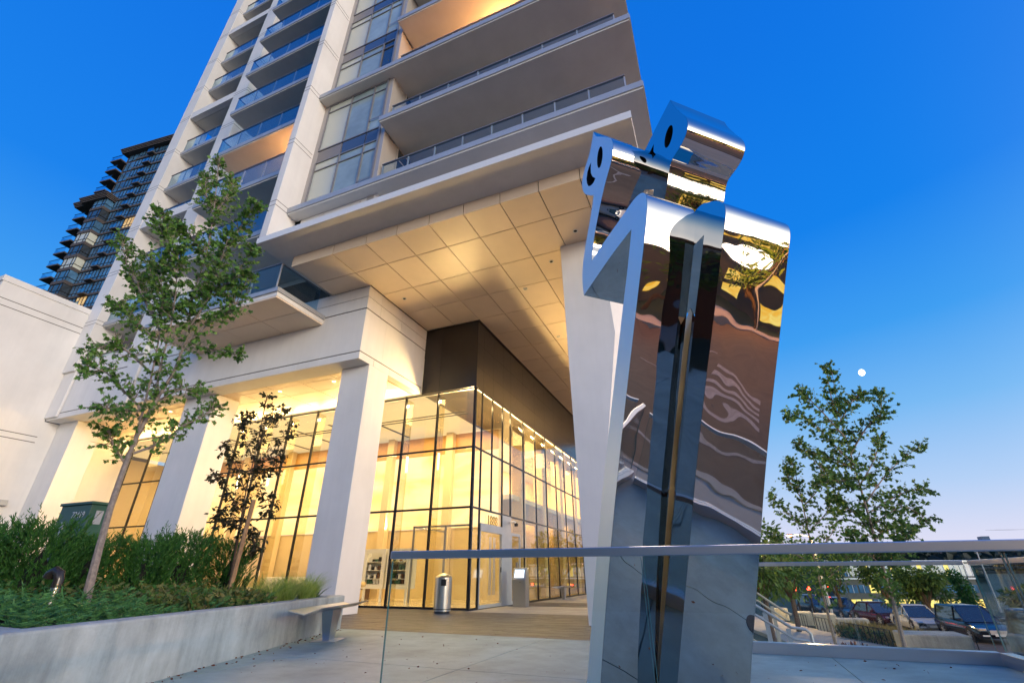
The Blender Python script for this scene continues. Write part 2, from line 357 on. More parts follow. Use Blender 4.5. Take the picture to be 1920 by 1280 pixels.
# columns (fins)
fins = [(-26.35, -25.4, 10.0, 11.2, 9.1), (-21.65, -20.6, 10.0, 11.2, 9.1), (-11.6, -11.3, 7.45, 8.45, 10.2)]
for x0, x1, y0, y1, z0 in fins:
    f = wall(x0, x1, y0, y1, z0, TOP, name='column', bevel=.012)
    for k in range(12):
        for dz in (.25, .06):
            z = ZF(k)+dz
            if z > z0+.2:
                MB().box(x0-.004, x1+.004, y0-.004, y0+.01, z-.009, z+.009).box(x1-.006, x1+.004, y0+.011, y1-.2, z-.009, z+.009).build('joint', M['groove'], f)
# --- bay 1: recessed balconies between columns one and two
def railing(slab, x0, x1, y, z0, z1, n, ret=None, retx=None, gm=None):
    """glass panes with a slim top rail along y, optional return of length ret at retx"""
    w = (x1-x0)/n
    for i in range(n):
        box('glass_pane', x0+i*w+.02, x0+(i+1)*w-.02, y, y+.012, z0+.04, z1-.03, gm or M['bglass'], slab)
    mb = MB()
    for i in range(n+1): mb.box(x0+i*w-.02, x0+i*w+.02, y+.014, y+.05, z0, z1-.03)
    mb.build('post', M['edge'], slab)
    r = MB().box(x0-.02, x1+.02, y-.02, y+.05, z1-.03, z1)
    if ret: r.box(retx-.02, retx+.03, y+.05, y+ret, z1-.03, z1)
    r.build('rail', M['frame'], slab)
    if ret: box('glass_pane', retx, retx+.012, y+.06, y+ret, z0+.04, z1-.03, M['bglass'], slab)
def slab(x0, x1, y0, y1, z, name='balcony', th=.24):
    s = box(name, x0, x1, y0, y1, z, z+th, M['slabund'], T)
    MB().box(x0-.015, x1+.015, y0-.035, y0-.002, z+.06, z+th+.02).box(x1+.002, x1+.03, y0-.002, y1, z+.06, z+th+.02).box(x0-.03, x0-.002, y0-.002, y1, z+.06, z+th+.02).build('slab_edge', M['edge'], s)
    return s
def window(x0, x1, y, z0, z1, cols, trans=None, gm=None, fm=None, name='window', lit=None):
    """front-facing framed window: cols = inner mullion x positions"""
    fm = fm or M['frame']; mb = MB(); t = .045
    cx = [x0]+list(cols)+[x1]
    for x in cx: mb.box(x-t/2, x+t/2, y-.04, y+.03, z0, z1)
    mb.box(x0, x1, y-.035, y+.03, z1-.05, z1); mb.box(x0, x1, y-.035, y+.03, z0, z0+.05)
    if trans: mb.box(x0, x1, y-.032, y+.03, trans-.02, trans+.02)
    w = mb.build(name, fm, T)
    for i in range(len(cx)-1):
        m_ = (gm[i % len(gm)] if isinstance(gm, (list, tuple)) else gm) or M['dglass']
        box('pane', cx[i]+t/2, cx[i+1]-t/2, y+.004, y+.012, z0+.05, z1-.05, m_, w)
    return w
rw = random.Random(5)
for k in range(0, 12):
    z = ZF(k); zt = z+.24
    lit = (k == 2)
    # bay 1
    if k in (2, 5, 8, 11): wall(-25.38, -21.67, 10.02, 10.32, z, z+.55, name='spandrel_beam', bevel=.01)
    s = slab(-25.38, -21.67, 10.33, 12.3, z)
    if k not in (2, 5, 8, 11): railing(s, -25.34, -21.7, 10.36, zt, zt+1.05, 3)
    else: railing(s, -25.34, -21.7, 10.36, zt+.32, zt+1.05, 3)
    # back wall of bay 1 with windows
    wall(-25.38, -24.6, 12.3, 12.5, zt, z+BF, M['stucco'])
    window(-24.6, -21.7, 12.35, zt, z+BF-.02, [-23.6, -22.6], zt+2.1, M['dglass'])
    # infill beside column two and bay 2 projecting balconies
    s = slab(-17.7, -11.62, 8.35, 10.85, z)
    railing(s, -17.66, -11.66, 8.4, zt, zt+1.08, 5, ret=2.3, retx=-17.66)
    wall(-20.6, -19.4, 10.9, 11.1, zt if k else z-2.0, z+BF, M['stucco'])
    gm = M['litwin2'] if k == 1 else [M['dglass'], M['wglass'], M['dglass']]
    window(-19.4, -17.8, 10.88, zt+.3, z+BF-.02, [-18.6], zt+2.0, [M['blind'], M['dglass']])
    wall(-19.4, -17.8, 10.9, 11.1, z, zt+.3)
    window(-17.8, -11.62, 10.95, zt, z+BF-.02, [-16.6, -15.4, -14.2, -12.9], zt+2.1, gm)
# first lit balcony also has a warm ceiling lamp
for (x, y, z) in ((-13.5, 9.6, ZF(2)-.03), (-4.2, 9.9, ZF(3)-.03)):
    f = MB().lathe([(.09, 0), (.09, -.03), (.06, -.05)], (x, y, z), 16).build('ceiling_lamp', M['lampw'], T)
    l = bpy.data.lights.new('balcony_light', 'POINT'); l.energy = 90 if x < -10 else 260; l.color = (1, .42, .12); l.shadow_soft_size = .15
    lo = bpy.data.objects.new('balcony_light', l); COL.objects.link(lo); lo.location = (x, y, z-.55)
# --- corner window stack between column three and the broad balconies
X0, X1, YW = -11.05, -8.35, 8.3
wall(-11.3, X0, 8.3, 8.6, 11.27, TOP, M['framel'], name='wall')
wall(-8.35, -8.1, 8.28, 8.55, 11.27, TOP, M['framel'], name='corner_post', bevel=.01)
box('corner_trim', -8.36, -8.28, 8.24, 8.279, 11.7, TOP, M['frame'], T)
for k in range(0, 12):
    zb = ZF(k)+.24
    longs = k in (0, 2, 5, 8, 11)
    z0 = zb+.02 if longs else zb+.09; z1 = ZF(k+1)-(.02 if (k+1) in (2, 5, 8, 11) else .25)
    z1 = min(z1, zb+2.62)
    pats = [[M['blind'], M['wglass'], M['wglass']], [M['blind'], M['wglass'], M['wglass']], [M['blind'], M['wglass'], M['dglass']]][k % 3]
    w = window(X0, X1, YW, z0, z1, [-9.96, -8.92], z1-.42, pats)
    MB().box(-8.9, -8.37, YW-.045, YW-.04, z0+.55, z0+.6).build('transom', M['frame'], w)
    if (k+1) not in (2, 5, 8, 11):
        box('spandrel', X0, -9.98, YW-.01, YW+.02, z1, ZF(k+1)+.33-.02, M['spandrel2'], T)
        box('spandrel', -9.94, -8.94, YW-.01, YW+.02, z1, ZF(k+1)+.31, M['spandrel'], T)
        box('spandrel', -8.90, -8.37, YW-.01, YW+.02, z1, ZF(k+1)+.31, M['spandrel'], T)
    # side face of the stack, looking along the balcony
    wall(-8.32, -8.12, 8.55, 9.0, zb, ZF(k+1), M['framel'])
    mb = MB().box(-8.13, -8.07, 9.0, 9.06, zb, ZF(k+1)).box(-8.13, -8.07, 9.9, 9.96, zb, ZF(k+1)).box(-8.13, -8.07, 10.8, 10.86, zb, ZF(k+1)).box(-8.12, -8.075, 9.06, 10.8, zb+2.1, zb+2.15).box(-8.12, -8.075, 9.06, 10.8, zb+.6, zb+.65)
    w = mb.build('window', M['framel'], T); box('pane', -8.115, -8.10, 9.06, 10.8, zb, ZF(k+1), M['dglass'], w)
    # broad balconies
    x0 = -11.28 if longs else -8.06
    s = slab(x0, .15, 7.93, 17.0, ZF(k), th=.24)
    railing(s, -8.0, -.25, 8.35, zb, zb+1.08, 7 if k else 8, gm=M['bglass2'])
    # back wall with sliding glass
    window(-8.05, -1.5, 11.6, zb, ZF(k+1), [-6.7, -5.4, -4.1, -2.8], zb+2.15, [M['dglass'], M['wglass'], M['dglass'], M['blind'], M['dglass']])
box('wind_screen', -3.6, -.35, 8.2, 8.235, ZF(0)+.30, ZF(0)+.38, M['white'], T)
# --- core of the tower behind the balconies
wall(-25.4, -21.7, 12.5, 26, 9.6, TOP); wall(-21.6, -11.7, 11.2, 26, 9.7, TOP); wall(-11.3, -1.4, 11.8, 26, 11.7, TOP)
wall(-26.3, 0, 11.9, 26, TOP, TOP+.5, name='roof')
# --- transfer slab with the white edge and the plinth above it
ws = box('transfer_slab', -11.6, -.22, 7.45, 26, 9.98, 10.19, M['stucco'], T, bevel=.01)
box('slab_fascia', -11.61, -.21, 7.42, 7.448, 9.98, 10.2, M['white'], T)
for x0, x1 in ((-11.3, -10.12), (-10.1, -8.6), (-8.58, -7.96)): wall(x0, x1, 8.3, 8.6, 10.19, 11.44)
wall(-10.0, -8.0, 8.27, 8.3, 10.66, 10.74, M['frame'], 'vent_slot')
wall(-7.96, -1.4, 10.4, 11.6, 10.19, 11.44)
wall(-21.6, -11.32, 10.9, 11.2, 8.75, 11.7)

# --- high soffit: coffered fascia and a grid of panels
sf = box('soffit_frame', -11.0, -.9, 8.40, 34, 9.66, 9.97, M['groove'], T)
SX = [-11.0, -10.3, -9.23, -8.15, -7.07, -5.99, -4.91, -3.83, -2.75, -1.67, -.9]; SY = [8.38, 9.40, 10.84, 12.22, 13.66, 15.08, 16.5, 17.92, 19.34, 20.76, 22.18, 23.6, 25.02, 26.5, 28, 30, 32, 34]
SX = [-11.0, -9.38, -8.15, -7.07, -5.99, -4.91, -3.83, -2.75, -1.67, -.9]
G = .012
for i, (a, b) in enumerate(zip(SX[:-1], SX[1:])):
    box('fascia_panel', a+G, b-G, 8.36, 8.40, 9.6, 9.975, M['panel'], sf)
    for c, d in zip(SY[:-1], SY[1:]):
        if b < -7.0 and c > 13.7: continue
        if b < -9.3 and c > 10.5: continue
        if b < -9.3 and d > 10.2: d = 10.2
        if b <= -7.07+.01 and d > 13.76: d = 13.72
        box('soffit_panel', a+G, b-G, c+G, d-G, 9.60, 9.645, M['panel'], sf)
for c, d in zip(SY[:-1], SY[1:]): box('fascia_panel', -.9, -.86, c+G, d-G, 9.6, 9.97, M['panel'], sf)
box('fascia_panel', -11.03, -11.0, 8.36, 10.2, 9.6, 9.97, M['panel'], sf)
for x, y in ((-2.3, 10.18), (-3.38, 11.28), (-4.68, 12.4), (-4.71, 16.21), (-8.83, 11.33)):
    d = MB().lathe([(.075, .0), (.075, -.012), (.055, -.012), (.05, .0)], (x, y, 9.6), 20).build('downlight', M['white'], sf)
for x, y in ((-2.3, 10.18), (-3.38, 11.28), (-8.83, 11.33)):
    MB().lathe([(.048, 0), (.048, -.006)], (x, y, 9.594), 16).build('downlight_lens', M['ink'], sf)

# --- arcade beam with reveals, pillars and the low warm soffit
bm_ = box('arcade_beam', -26.3, -9.41, 10.2, 11.3, 7.2, 8.72, M['stucco'], T, bevel=.008)
for a, b in ((-26.3, -19.5), (-19.49, -13.2), (-13.19, -9.41)):
    box('beam_panel', a, b, 10.2, 10.9, 8.76, 9.18, M['stucco'], bm_); box('beam_panel', a, b, 10.2, 10.9, 9.2, 9.6, M['stucco'], bm_)
box('beam_core', -26.28, -9.43, 10.22, 11.2, 6.97, 9.6, M['groove'], bm_)
for a, b in ((-26.3, -20.01), (-20.0, -16.01), (-16.0, -12.01), (-12.0, -9.41)): box('lower_band', a, b, 10.2, 10.9, 6.93, 7.165, M['stucco'], bm_)
# side return towards the lobby
SR = [(11.3, 12.5), (12.51, 13.72)]
box('side_beam', -9.8, -9.41, 11.3, 13.74, 7.2, 8.72, M['stucco'], bm_)
for a, b in ((10.91, 12.1), (12.11, 13.74)):
    box('beam_panel', -9.8, -9.412, a, b, 8.76, 9.18, M['stucco'], bm_); box('beam_panel', -9.8, -9.412, a, b, 9.2, 9.6, M['stucco'], bm_)
box('side_core', -9.78, -9.43, 11.2, 13.74, 7.0, 9.6, M['groove'], bm_)
for a, b in ((11.75, 12.8), (12.81, 13.74)): box('lower_band', -9.7, -9.412, a, b, 6.93, 7.165, M['stucco'], bm_)
for a, b in ((10.92, 11.74),): box('lower_band', -9.7, -9.412, a, b, 6.93, 7.165, M['stucco'], bm_)
# raised strips of columns one and two on the beam
for x0, x1 in ((-26.29, -25.4), (-21.55, -20.7)): box('pilaster', x0, x1, 10.1, 10.2, 7.0, 9.1, M['stucco'], bm_, bevel=.03)
PIL = [(-10.5, -9.41), (-18.0, -16.35), (-26.3, -24.9)]
for x0, x1 in PIL: wall(x0, x1, 10.72, 11.7, -.05, 6.93, name='pillar', bevel=.012)
ls = box('low_soffit_frame', -29, -9.6, 10.9, 13.7, 6.975, 7.1, M['groove'], T)
lx = [-28.6+1.45*i for i in range(14)]
for i in range(13):
    for c, d in ((10.32 if 0 else 10.905, 11.2), (11.2, 11.95), (11.95, 12.75), (12.75, 13.7)):
        box('soffit_panel', lx[i]+G, min(lx[i+1], -9.71)-G, c+G, d-G, 6.93, 6.972, M['panel'], ls)
for i in range(4, 13): 
    if 0: pass
for x in (-23, -20, -16.8, -14, -11.5):
    MB().lathe([(.06, 0), (.06, -.01), (.045, -.01)], (x, 11.45, 6.93), 16).build('downlight', M['lampw'], ls)
# balcony box above the arcade
bb = box('balcony_box', -17.4, -11.2, 8.25, 10.2, 8.52, 8.74, M['stucco'], T)
for a, b in ((-17.4, -16.1), (-16.1, -14.6), (-14.6, -12.9), (-12.9, -11.2)):
    for c, d in ((8.25, 9.2), (9.2, 10.2)): box('soffit_panel', a+G, b-G, c+G, d-G, 8.47, 8.518, M['panel'], bb)
MB().box(-17.44, -11.16, 8.2, 8.24, 8.66, 8.8).box(-11.19, -11.15, 8.24, 10.2, 8.66, 8.8).build('slab_edge', M['edge'], bb)
railing(bb, -17.3, -11.45, 8.32, 8.76, 9.84, 5, ret=1.7, retx=-11.45, gm=M['bglass2'])
MB().box(-17.4, -11.3, 10.86, 10.9, 8.75, 11.2).build('window', M['dglass'], T)
# first-floor guard in bay 1
s = box('parapet', -25.2, -21.8, 10.25, 10.4, 9.1, 9.42, M['stucco'], T); railing(s, -25.2, -21.8, 10.3, 9.42, 9.85, 2)
wall(-25.4, -21.7, 11.9, 12.1, 9.6, 11.4); MB().box(-22.6, -21.8, 11.85, 11.88, 9.6, 11.2).build('window', M['wglass'], T)

# --- tapered wedge column
MB().prismy([(-2.91, 9.6), (-1.74, 9.6), (-1.60, 6.45), (-2.66, 0), (-2.79, 0)], 10.7, 10.72).build('wedge_column', M['stucco'], T)
mb = MB(); fr = [(-2.91, 9.6), (-1.74, 9.6), (-1.60, 6.45), (-2.66, 0), (-2.79, 0)]; bk = [(-2.75, 9.6), (-1.50, 9.6), (-1.36, 6.45), (-2.52, 0), (-2.68, 0)]
mb.v = [(x, 10.721, z) for x, z in fr]+[(x, 11.5, z) for x, z in bk]; mb.f = [(0, 1, 2, 3, 4), (9, 8, 7, 6, 5)]+[((i+1) % 5, i, i+5, (i+1) % 5+5) for i in range(5)]
mb.build('wedge_column_body', M['stucco'], T)

# ================================================================== LOBBY (part of the tower)
XB, YB = -7.12, 13.76
# dark bronze band
db = box('bronze_box', -9.41, XB-.02, YB+.02, 33.9, 6.93, 9.6, M['black'], T)
for a, b in ((-9.41, -8.66), (-8.65, -7.13)): box('bronze_panel', a+.004, b-.004, YB, YB+.018, 6.93, 9.598, M['bronze'], db)
MYL = [14.31, 15.19, 16.12, 16.9, 18.30, 19.78, 21.22, 22.72, 24.2, 25.7, 27.2, 28.7, 30.2, 31.7, 33.2]
pe = [13.76]+MYL
for a, b in zip(pe[:-1], pe[1:]):
    for c, d in ((6.93, 7.72), (7.72, 8.66), (8.66, 9.598)): box('bronze_panel', XB-.018, XB, a+.004, b-.004, c+.003, d-.003, M['bronze'], db)
# curtain wall
cw = box('curtain_wall_sill', XB-.06, XB, YB, 34, -.04, .05, M['black'], T)
FX = [XB-.03, -8.65, -10.05, -11.47, -12.9, -14.34, -15.8, -17.25, -18.7, -20.15, -21.6, -23.05, -24.45, -25.9]
ZT = [2.85, 4.77, 6.87]
mb = MB()
for x in FX: mb.box(x-.03, x+.03, YB-.03, YB+.05, 0, 6.92)
for z in ZT: mb.box(FX[-1], FX[0], YB-.025, YB+.04, z-.03, z+.03)
mb.box(FX[-1], FX[0], YB-.025, YB+.04, 0, .06); mb.box(XB-.07, XB+.012, YB-.04, YB+.05, 0, 6.93)
mb.build('front_mullions', M['black'], cw)
mb = MB()
for i, y in enumerate(MYL):
    mb.box(XB-.05, XB+.008, y-.02, y+.02, 2.85 if y == 15.19 else 0, 6.92)
for z in ZT: mb.box(XB-.05, XB+.006, YB, 33.9, z-.028, z+.028)
mb.build('side_mullions', M['black'], cw)
zz_ = [.06]+ZT
for i in range(len(FX)-1):
    for a, b in zip(zz_[:-1], zz_[1:]): box('glass_pane', FX[i+1]+.03, FX[i]-.03, YB, YB+.012, a+.03, b-.03, M['lglass'], cw)
sy = [13.8]+MYL
for i in range(len(sy)-1):
    for j, (a, b) in enumerate(zip(zz_[:-1], zz_[1:])):
        if j == 0 and 1 <= i <= 4: continue
        box('glass_pane', XB-.02, XB-.008, sy[i]+.02, sy[i+1]-.02, a+.03, b-.03, M['lglass'], cw)
box('glass_pane', XB-.02, XB-.008, 14.33, 16.1, 2.42, 2.82, M['lglass'], cw)
box('glass_pane', XB-.02, XB-.008, 16.92, 18.28, 2.3, 2.82, M['lglass'], cw)
# entrance doors
dr = MB().box(XB-.06, XB+.05, 14.33, 16.1, 2.18, 2.42).box(XB-.06, XB+.03, 16.04, 16.1, 0, 2.18).box(XB-.06, XB+.03, 14.33, 14.37, 0, 2.18).box(XB-.05, XB+.02, 14.37, 16.04, .01, .10).build('entrance_door', M['edge'], T)
for a, b in ((14.38, 15.2), (15.21, 16.03)):
    box('door_glass', XB-.03, XB-.018, a, b, .1, 2.18, M['lglass'], dr)
for y in (15.0, 15.1, 15.31, 15.41): MB().tube([(XB+.05, y, .35), (XB+.05, y, 2.05)], .014, 8).build('door_pull', M['steel'], dr)
box('door_lock', XB+.02, XB+.04, 15.95, 16.0, 1.0, 1.15, M['ink'], dr)
box('metal_panel', XB-.04, XB+.02, 16.12, 16.9, 0, 2.83, M['edge'], T)
d2 = MB().box(XB-.04, XB+.012, 16.92, 16.99, 0, 2.3).box(XB-.04, XB+.012, 17.75, 17.82, 0, 2.3).box(XB-.04, XB+.012, 16.99, 17.75, 2.2, 2.3).box(XB-.04, XB+.012, 16.99, 17.75, 0, .1).build('side_door', M['edge'], T)
box('door_glass', XB-.03, XB-.018, 16.99, 17.75, .1, 2.2, M['lglass'], d2)
box('glass_pane', XB-.02, XB-.008, 17.82, 18.28, .06, 2.3, M['lglass'], cw)
# house number standing on the door header
hn = text('house_number', '1888', .42, M['gold'], T, (XB+.04, 14.80, 2.42), (R(90), 0, R(90)), .012, .95)
# interior
IR = thing('lobby_interior', 'warm golden lobby seen through the tall glass corner with backlit onyx wall', 'room', (-15, 18, 0))
box('floor', -30, XB-.07, YB+.06, 34, -.05, .02, M['lfloor'], IR)
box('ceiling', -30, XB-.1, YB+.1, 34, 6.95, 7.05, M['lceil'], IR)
box('back_wall', -30, -26.4, YB, YB+.2, 0, 6.95, M['stucco'], IR)
for i in range(16):
    a = -33.35+1.55*i; box('onyx_panel', a+.01, a+1.54, 19.0, 19.05, 2.75, 6.0, M['onyx'], IR)
box('amber_band', -33.4, -8.6, 18.98, 19.06, 6.0, 6.9, M['onyxtop'], IR)
box('lower_wall', -33.4, -8.6, 19.06, 19.2, 0, 2.74, M['lwall'], IR)
box('side_wall', -8.6, -8.45, 19.0, 19.2, 0, 6.95, M['lwall'], IR)
box('west_wall', -31.2, -31, YB+.2, 19, 0, 6.95, M['lwall'], IR)
box('core_wall', -12.5, -12.3, 20, 34, 0, 6.95, M['lwall'], IR)
box('end_wall', -12.5, XB-.1, 33.8, 34, 0, 6.95, M['lwall'], IR)
for y in (20.5, 23.5, 26.5, 29.5, 32): box('wall_pier', -8.6, -8.1, y, y+.5, .02, 6.95, M['lwall'], IR)
box('balcony_edge', -11.8, -8.2, 19.6, 33, 3.9, 4.1, M['white'], IR)
for x in (-13.3, -15.4, -17.5, -19.6, -21.7): box('ceiling_slot', x-.06, x+.06, 15.5, 18.7, 6.93, 6.949, M['ink'], IR)
for z_, in ((6.35,),): MB().tube([(-25, 14.6, z_), (-8, 14.6, z_)], .02, 6).tube([(-25, 14.85, z_), (-8, 14.85, z_)], .02, 6).build('blind_track', M['ink'], IR)
# inner vestibule frames
mb = MB()
for x in (-11.0, -9.6, -8.5): mb.box(x-.03, x+.03, 16.4, 16.46, 0, 2.6)
mb.box(-11, -8.5, 16.4, 16.46, 2.55, 2.62).box(-11.03, -10.97, 16.4, 18.9, 2.55, 2.62)
mb.build('vestibule_frame', M['frame'], IR)
box('vestibule_glass', -10.97, -8.53, 16.42, 16.44, .05, 2.55, M['lglass'], IR)
# mail cabinets with glazed doors
for i, x in enumerate((-13.4, -12.25)):
    c = MB().box(x, x+1.05, 16.6, 16.66, .45, .6).box(x, x+1.05, 16.6, 16.66, 1.7, 1.85).box(x, x+.16, 16.6, 16.66, .6, 1.7).box(x+.89, x+1.05, 16.6, 16.66, .6, 1.7).box(x, x+1.05, 17.05, 17.1, .45, 1.85).box(x, x+.04, 16.66, 17.05, .45, 1.85).box(x+1.01, x+1.05, 16.66, 17.05, .45, 1.85).box(x+.1, x+.16, 16.65, 16.75, 0.02, .45).box(x+.9, x+.96, 16.65, 16.75, 0.02, .45)
    ct = thing('display_cabinet', 'white framed glazed cabinet in the lobby, '+('left one nearer the pillar' if i == 0 else 'right one beside the vestibule'), 'cabinet', (x+.5, 16.8, 0.02), 'display cabinets in the lobby')
    c.build('frame', M['white'], ct)
    for k in range(3): box('shelf', x+.05, x+1.0, 16.68, 17.04, .78+.3*k, .80+.3*k, M['white'], ct)
    rr = random.Random(i)
    for k in range(4):
        for q in range(5):
            a = x+.18+q*.15; hgt = rr.uniform(.08, .2); box('box_of_goods', a, a+.11, 16.75, 16.95, .62 if k == 0 else .5+.3*k, (.62 if k == 0 else .5+.3*k)+hgt, [M['ink'], M['redroof'], M['white'], M['green']][rr.randrange(4)], ct)
# table lamp and armchair
tl = thing('table_lamp', 'small glowing white table lamp inside the lobby left of the corner pillar', 'lamp', (-13.6, 15.6, .6))
MB().lathe([(.08, 0), (.02, .03), (.02, .3)], (-13.6, 15.6, .6), 12).build('stem', M['steel'], tl); MB().lathe([(.16, .3), (.13, .55)], (-13.6, 15.6, .6), 16).build('lamp_shade', M['lampw'], tl)
sdt = thing('side_table', 'round side table under the glowing lobby lamp', 'table', (-13.6, 15.6, .02)); MB().lathe([(.18, 0), (.03, .03), (.03, .54), (.28, .55), (.28, .58)], (-13.6, 15.6, .02), 20).build('table', M['steel'], sdt)
ac = thing('armchair', 'tan rounded armchair inside the lobby glass behind the planter', 'chair', (-12.6, 15.2, .02))
MB().lathe([(.33, .12), (.36, .2), (.36, .42), (.3, .45)], (-12.6, 15.2, .02), 24).build('seat', M['lwall'], ac, sm=True)
mb = MB()
for i in range(13):
    a = R(0+i*15); 
mb.tube([(-12.6+.38*math.cos(R(a)), 15.2+.38*math.sin(R(a)), .62) for a in range(-20, 201, 20)], [.06]+[.09]*10+[.06], 8).build('backrest', M['lwall'], ac, sm=True)
# sofa, reception desk and pendant tubes
so = thing('sofa', 'pale lobby sofa against the low wall behind the glass', 'sofa', (-19, 17.6, .02)); MB().box(-20.2, -17.8, 17.2, 18.1, .12, .45).build('seat', M['white'], so, bevel=.05); MB().box(-20.2, -17.8, 18.0, 18.25, .3, .85).build('backrest', M['white'], so, bevel=.05)
rd = thing('reception_desk', 'dark timber reception desk deep inside the lobby', 'desk', (-15.6, 18.0, .02)); MB().box(-16.8, -14.3, 17.7, 18.4, .02, 1.05).build('front', M['redroof'], rd); MB().box(-16.9, -14.2, 17.62, 18.45, 1.05, 1.1).build('top', M['white'], rd)
for i, x in enumerate((-22.5, -20.4, -16.6, -12.2, -10.6)):
    pl_ = thing('pendant_lamp', ['first pendant tube lamp from the left in the lobby', 'second pendant tube lamp from the left in the lobby', 'middle pendant tube lamp in the lobby', 'pendant tube lamp seen right of the corner pillar', 'pendant tube lamp nearest the lobby corner'][i], 'lamp', (x, 17.2, 6.9), 'pendant tube lamps of the lobby')
    MB().tube([(x, 17.2, 6.94), (x, 17.2, 5.6)], .006, 5).build('cord', M['ink'], pl_); MB().tube([(x, 17.2, 5.6), (x, 17.2, 4.9)], .05, 10).build('tube', M['lampw'], pl_)
for x in (-24.2, -20.9, -17.6, -14.3, -11.0): box('wall_pier', x-.18, x+.18, 18.7, 18.98, .02, 6.94, M['lwall'], IR)
# lobby light
def area(name, loc, size, e, col, down=True, rot=None):
    l = bpy.data.lights.new(name, 'AREA'); l.shape = 'RECTANGLE'; l.size, l.size_y = size; l.energy = e; l.color = col
    o = bpy.data.objects.new(name, l); COL.objects.link(o); o.location = loc
    if rot: o.rotation_euler = rot
    return o
WARM = (1, .67, .28)
area('lobby_cove_light', (-18, 16.3, 6.9), (13, 3.6), 550, WARM)
def spot(name, loc, d, e, ang=130):
    l = bpy.data.lights.new(name, 'SPOT'); l.energy = e; l.color = WARM; l.spot_size = R(ang); l.spot_blend = .8; l.shadow_soft_size = .04
    o = bpy.data.objects.new(name, l); COL.objects.link(o); o.location = loc; o.rotation_euler = Vector(d).to_track_quat('-Z', 'Y').to_euler()
for i in range(5): spot('added_uplight', (-26+i*4, 18.85, 2.8), (0, -.78, .62), 260)  # uplights added to warm the soffits, no fitting modelled
# unseen fill lamps added inside the head of the glass, washing outwards onto the soffits
area('soffit_fill_light', (-16.8, 13.95, 6.62), (18.5, .12), 520, WARM, rot=(R(-100), 0, 0))
area('soffit_fill_light', (-7.32, 21, 6.6), (.12, 13.5), 800, WARM, rot=(0, R(-108), 0))
area('soffit_fill_light', (-8.2, 13.95, 6.6), (1.6, .12), 90, WARM, rot=(R(-112), 0, 0))
area('soffit_fill_light', (-7.75, 14.15, 6.62), (.7, .12), 45, WARM, rot=(R(-110), 0, R(45)))
for x in FX[1:-1]: box('glass_fin', x-.008, x+.008, YB+.06, YB+.46, .03, 6.85, M['fin'], cw)
for y in MYL[4:]: box('glass_fin', XB-.5, XB-.07, y-.008, y+.008, .03, 6.85, M['fin'], cw)
area('lobby_cove_light', (-9.8, 16.3, 6.9), (3.4, 3.6), 300, WARM)
area('lobby_cove_light', (-9.8, 26.5, 6.9), (2.6, 12), 1500, WARM)
for x in (-23, -20, -16.8, -14, -11.5):
    l = bpy.data.lights.new('arcade_downlight', 'SPOT'); l.energy = 160; l.color = WARM; l.spot_size = R(110); l.spot_blend = .6; l.shadow_soft_size = .05
    o = bpy.data.objects.new('arcade_downlight', l); COL.objects.link(o); o.location = (x, 11.45, 6.88)

# ================================================================== LOW WING
WG = thing('low_wing', 'blank white stucco side wing with incised double grooves left of the tower', 'building', (-30, 8, 0))
mb = MB().box(-40, -26.3, 6.79, 10.18, -.05, 12.15); mb.build('wall', M['stucco'], WG); MB().box(-40, -26.3, 10.18, 13.7, -.05, 6.9).build('rear_wall', M['stucco'], WG)
MB().box(-40.1, -26.26, 6.74, 10.2, 12.152, 12.42).build('parapet', M['stucco'], WG, bevel=.01)
for z in (11.42, 11.12, 6.22, 5.98, 9.0):
    if z != 9.0: MB().box(-26.302, -26.296, 6.79, 10.18, z-.015, z+.015).box(-40, -26.3, 6.786, 6.792, z-.015, z+.015).build('groove', M['groove'], WG)
wl = thing('wall_light', 'small grey wedge wall light on the blank white wing', 'light', (-26.3, 10.0, 3.5))
MB().prism([(-26.3, 9.75), (-26.08, 9.78), (-26.08, 10.12), (-26.3, 10.15)], 3.42, 3.62).build('housing', M['edge'], wl)

# ================================================================== PLANTER
PLN = thing('concrete_planter', 'long low board-marked concrete planter full of shrubs beside the plaza', 'planter', (-8, 5, 0))
ins = Vector((-.955, -.295, 0))      # roughly inward
# outline of the planter (top at .56): front corner, end, back
A0 = (-4.72, 2.12); A1 = (-7.13, 8.42)
mb = MB(); th = .24; d = (Vector(A1)-Vector(A0)).normalized(); nrm = Vector((-d.y, d.x))
B0, B1 = Vector(A0)+nrm*th, Vector(A1)+nrm*th
mb.prism([A0, A1, tuple(B1), tuple(B0-d*0)], -.02, .56); mb.build('long_wall', M['conc'], PLN, bevel=.02)
e0 = Vector(A0)-d*.001; L0 = (-7.6, 3.02 if 0 else 2.95)
L0 = Vector((-9.8, 3.35)); dl = (L0-Vector(A0)).normalized(); nl = Vector((dl.y, -dl.x))
MB().prism([tuple(Vector(A0)+nrm*.0-d*.003), tuple(Vector(A0)-d*.003+dl*.3), tuple(L0), tuple(L0+nl*th), tuple(Vector(A0)+nl*th+dl*.26)][::1], -.02, .557).build('end_wall', M['conc'], PLN, bevel=.02) if 0 else None
q = [Vector(A0)+Vector((-.005, .02)), Vector((-12.0, 2.65)), Vector((-12.0, 2.89)), Vector((-4.98, 2.40))]
MB().prism([tuple(v) for v in q][::-1], -.02, .558).build('end_wall', M['conc'], PLN, bevel=.02)
MB().prism([(-7.16, 8.45), (-7.36, 8.62), (-25, 9.2), (-25, 9.0), (-7.4, 8.40)], -.02, .555).build('back_wall', M['conc'], PLN, bevel=.02)
MB().prism([(-4.98, 2.42), (-7.36, 8.40), (-25, 9.0), (-25, 2.9), (-12, 2.87)], .0, .42).build('soil', M['soil'], PLN)

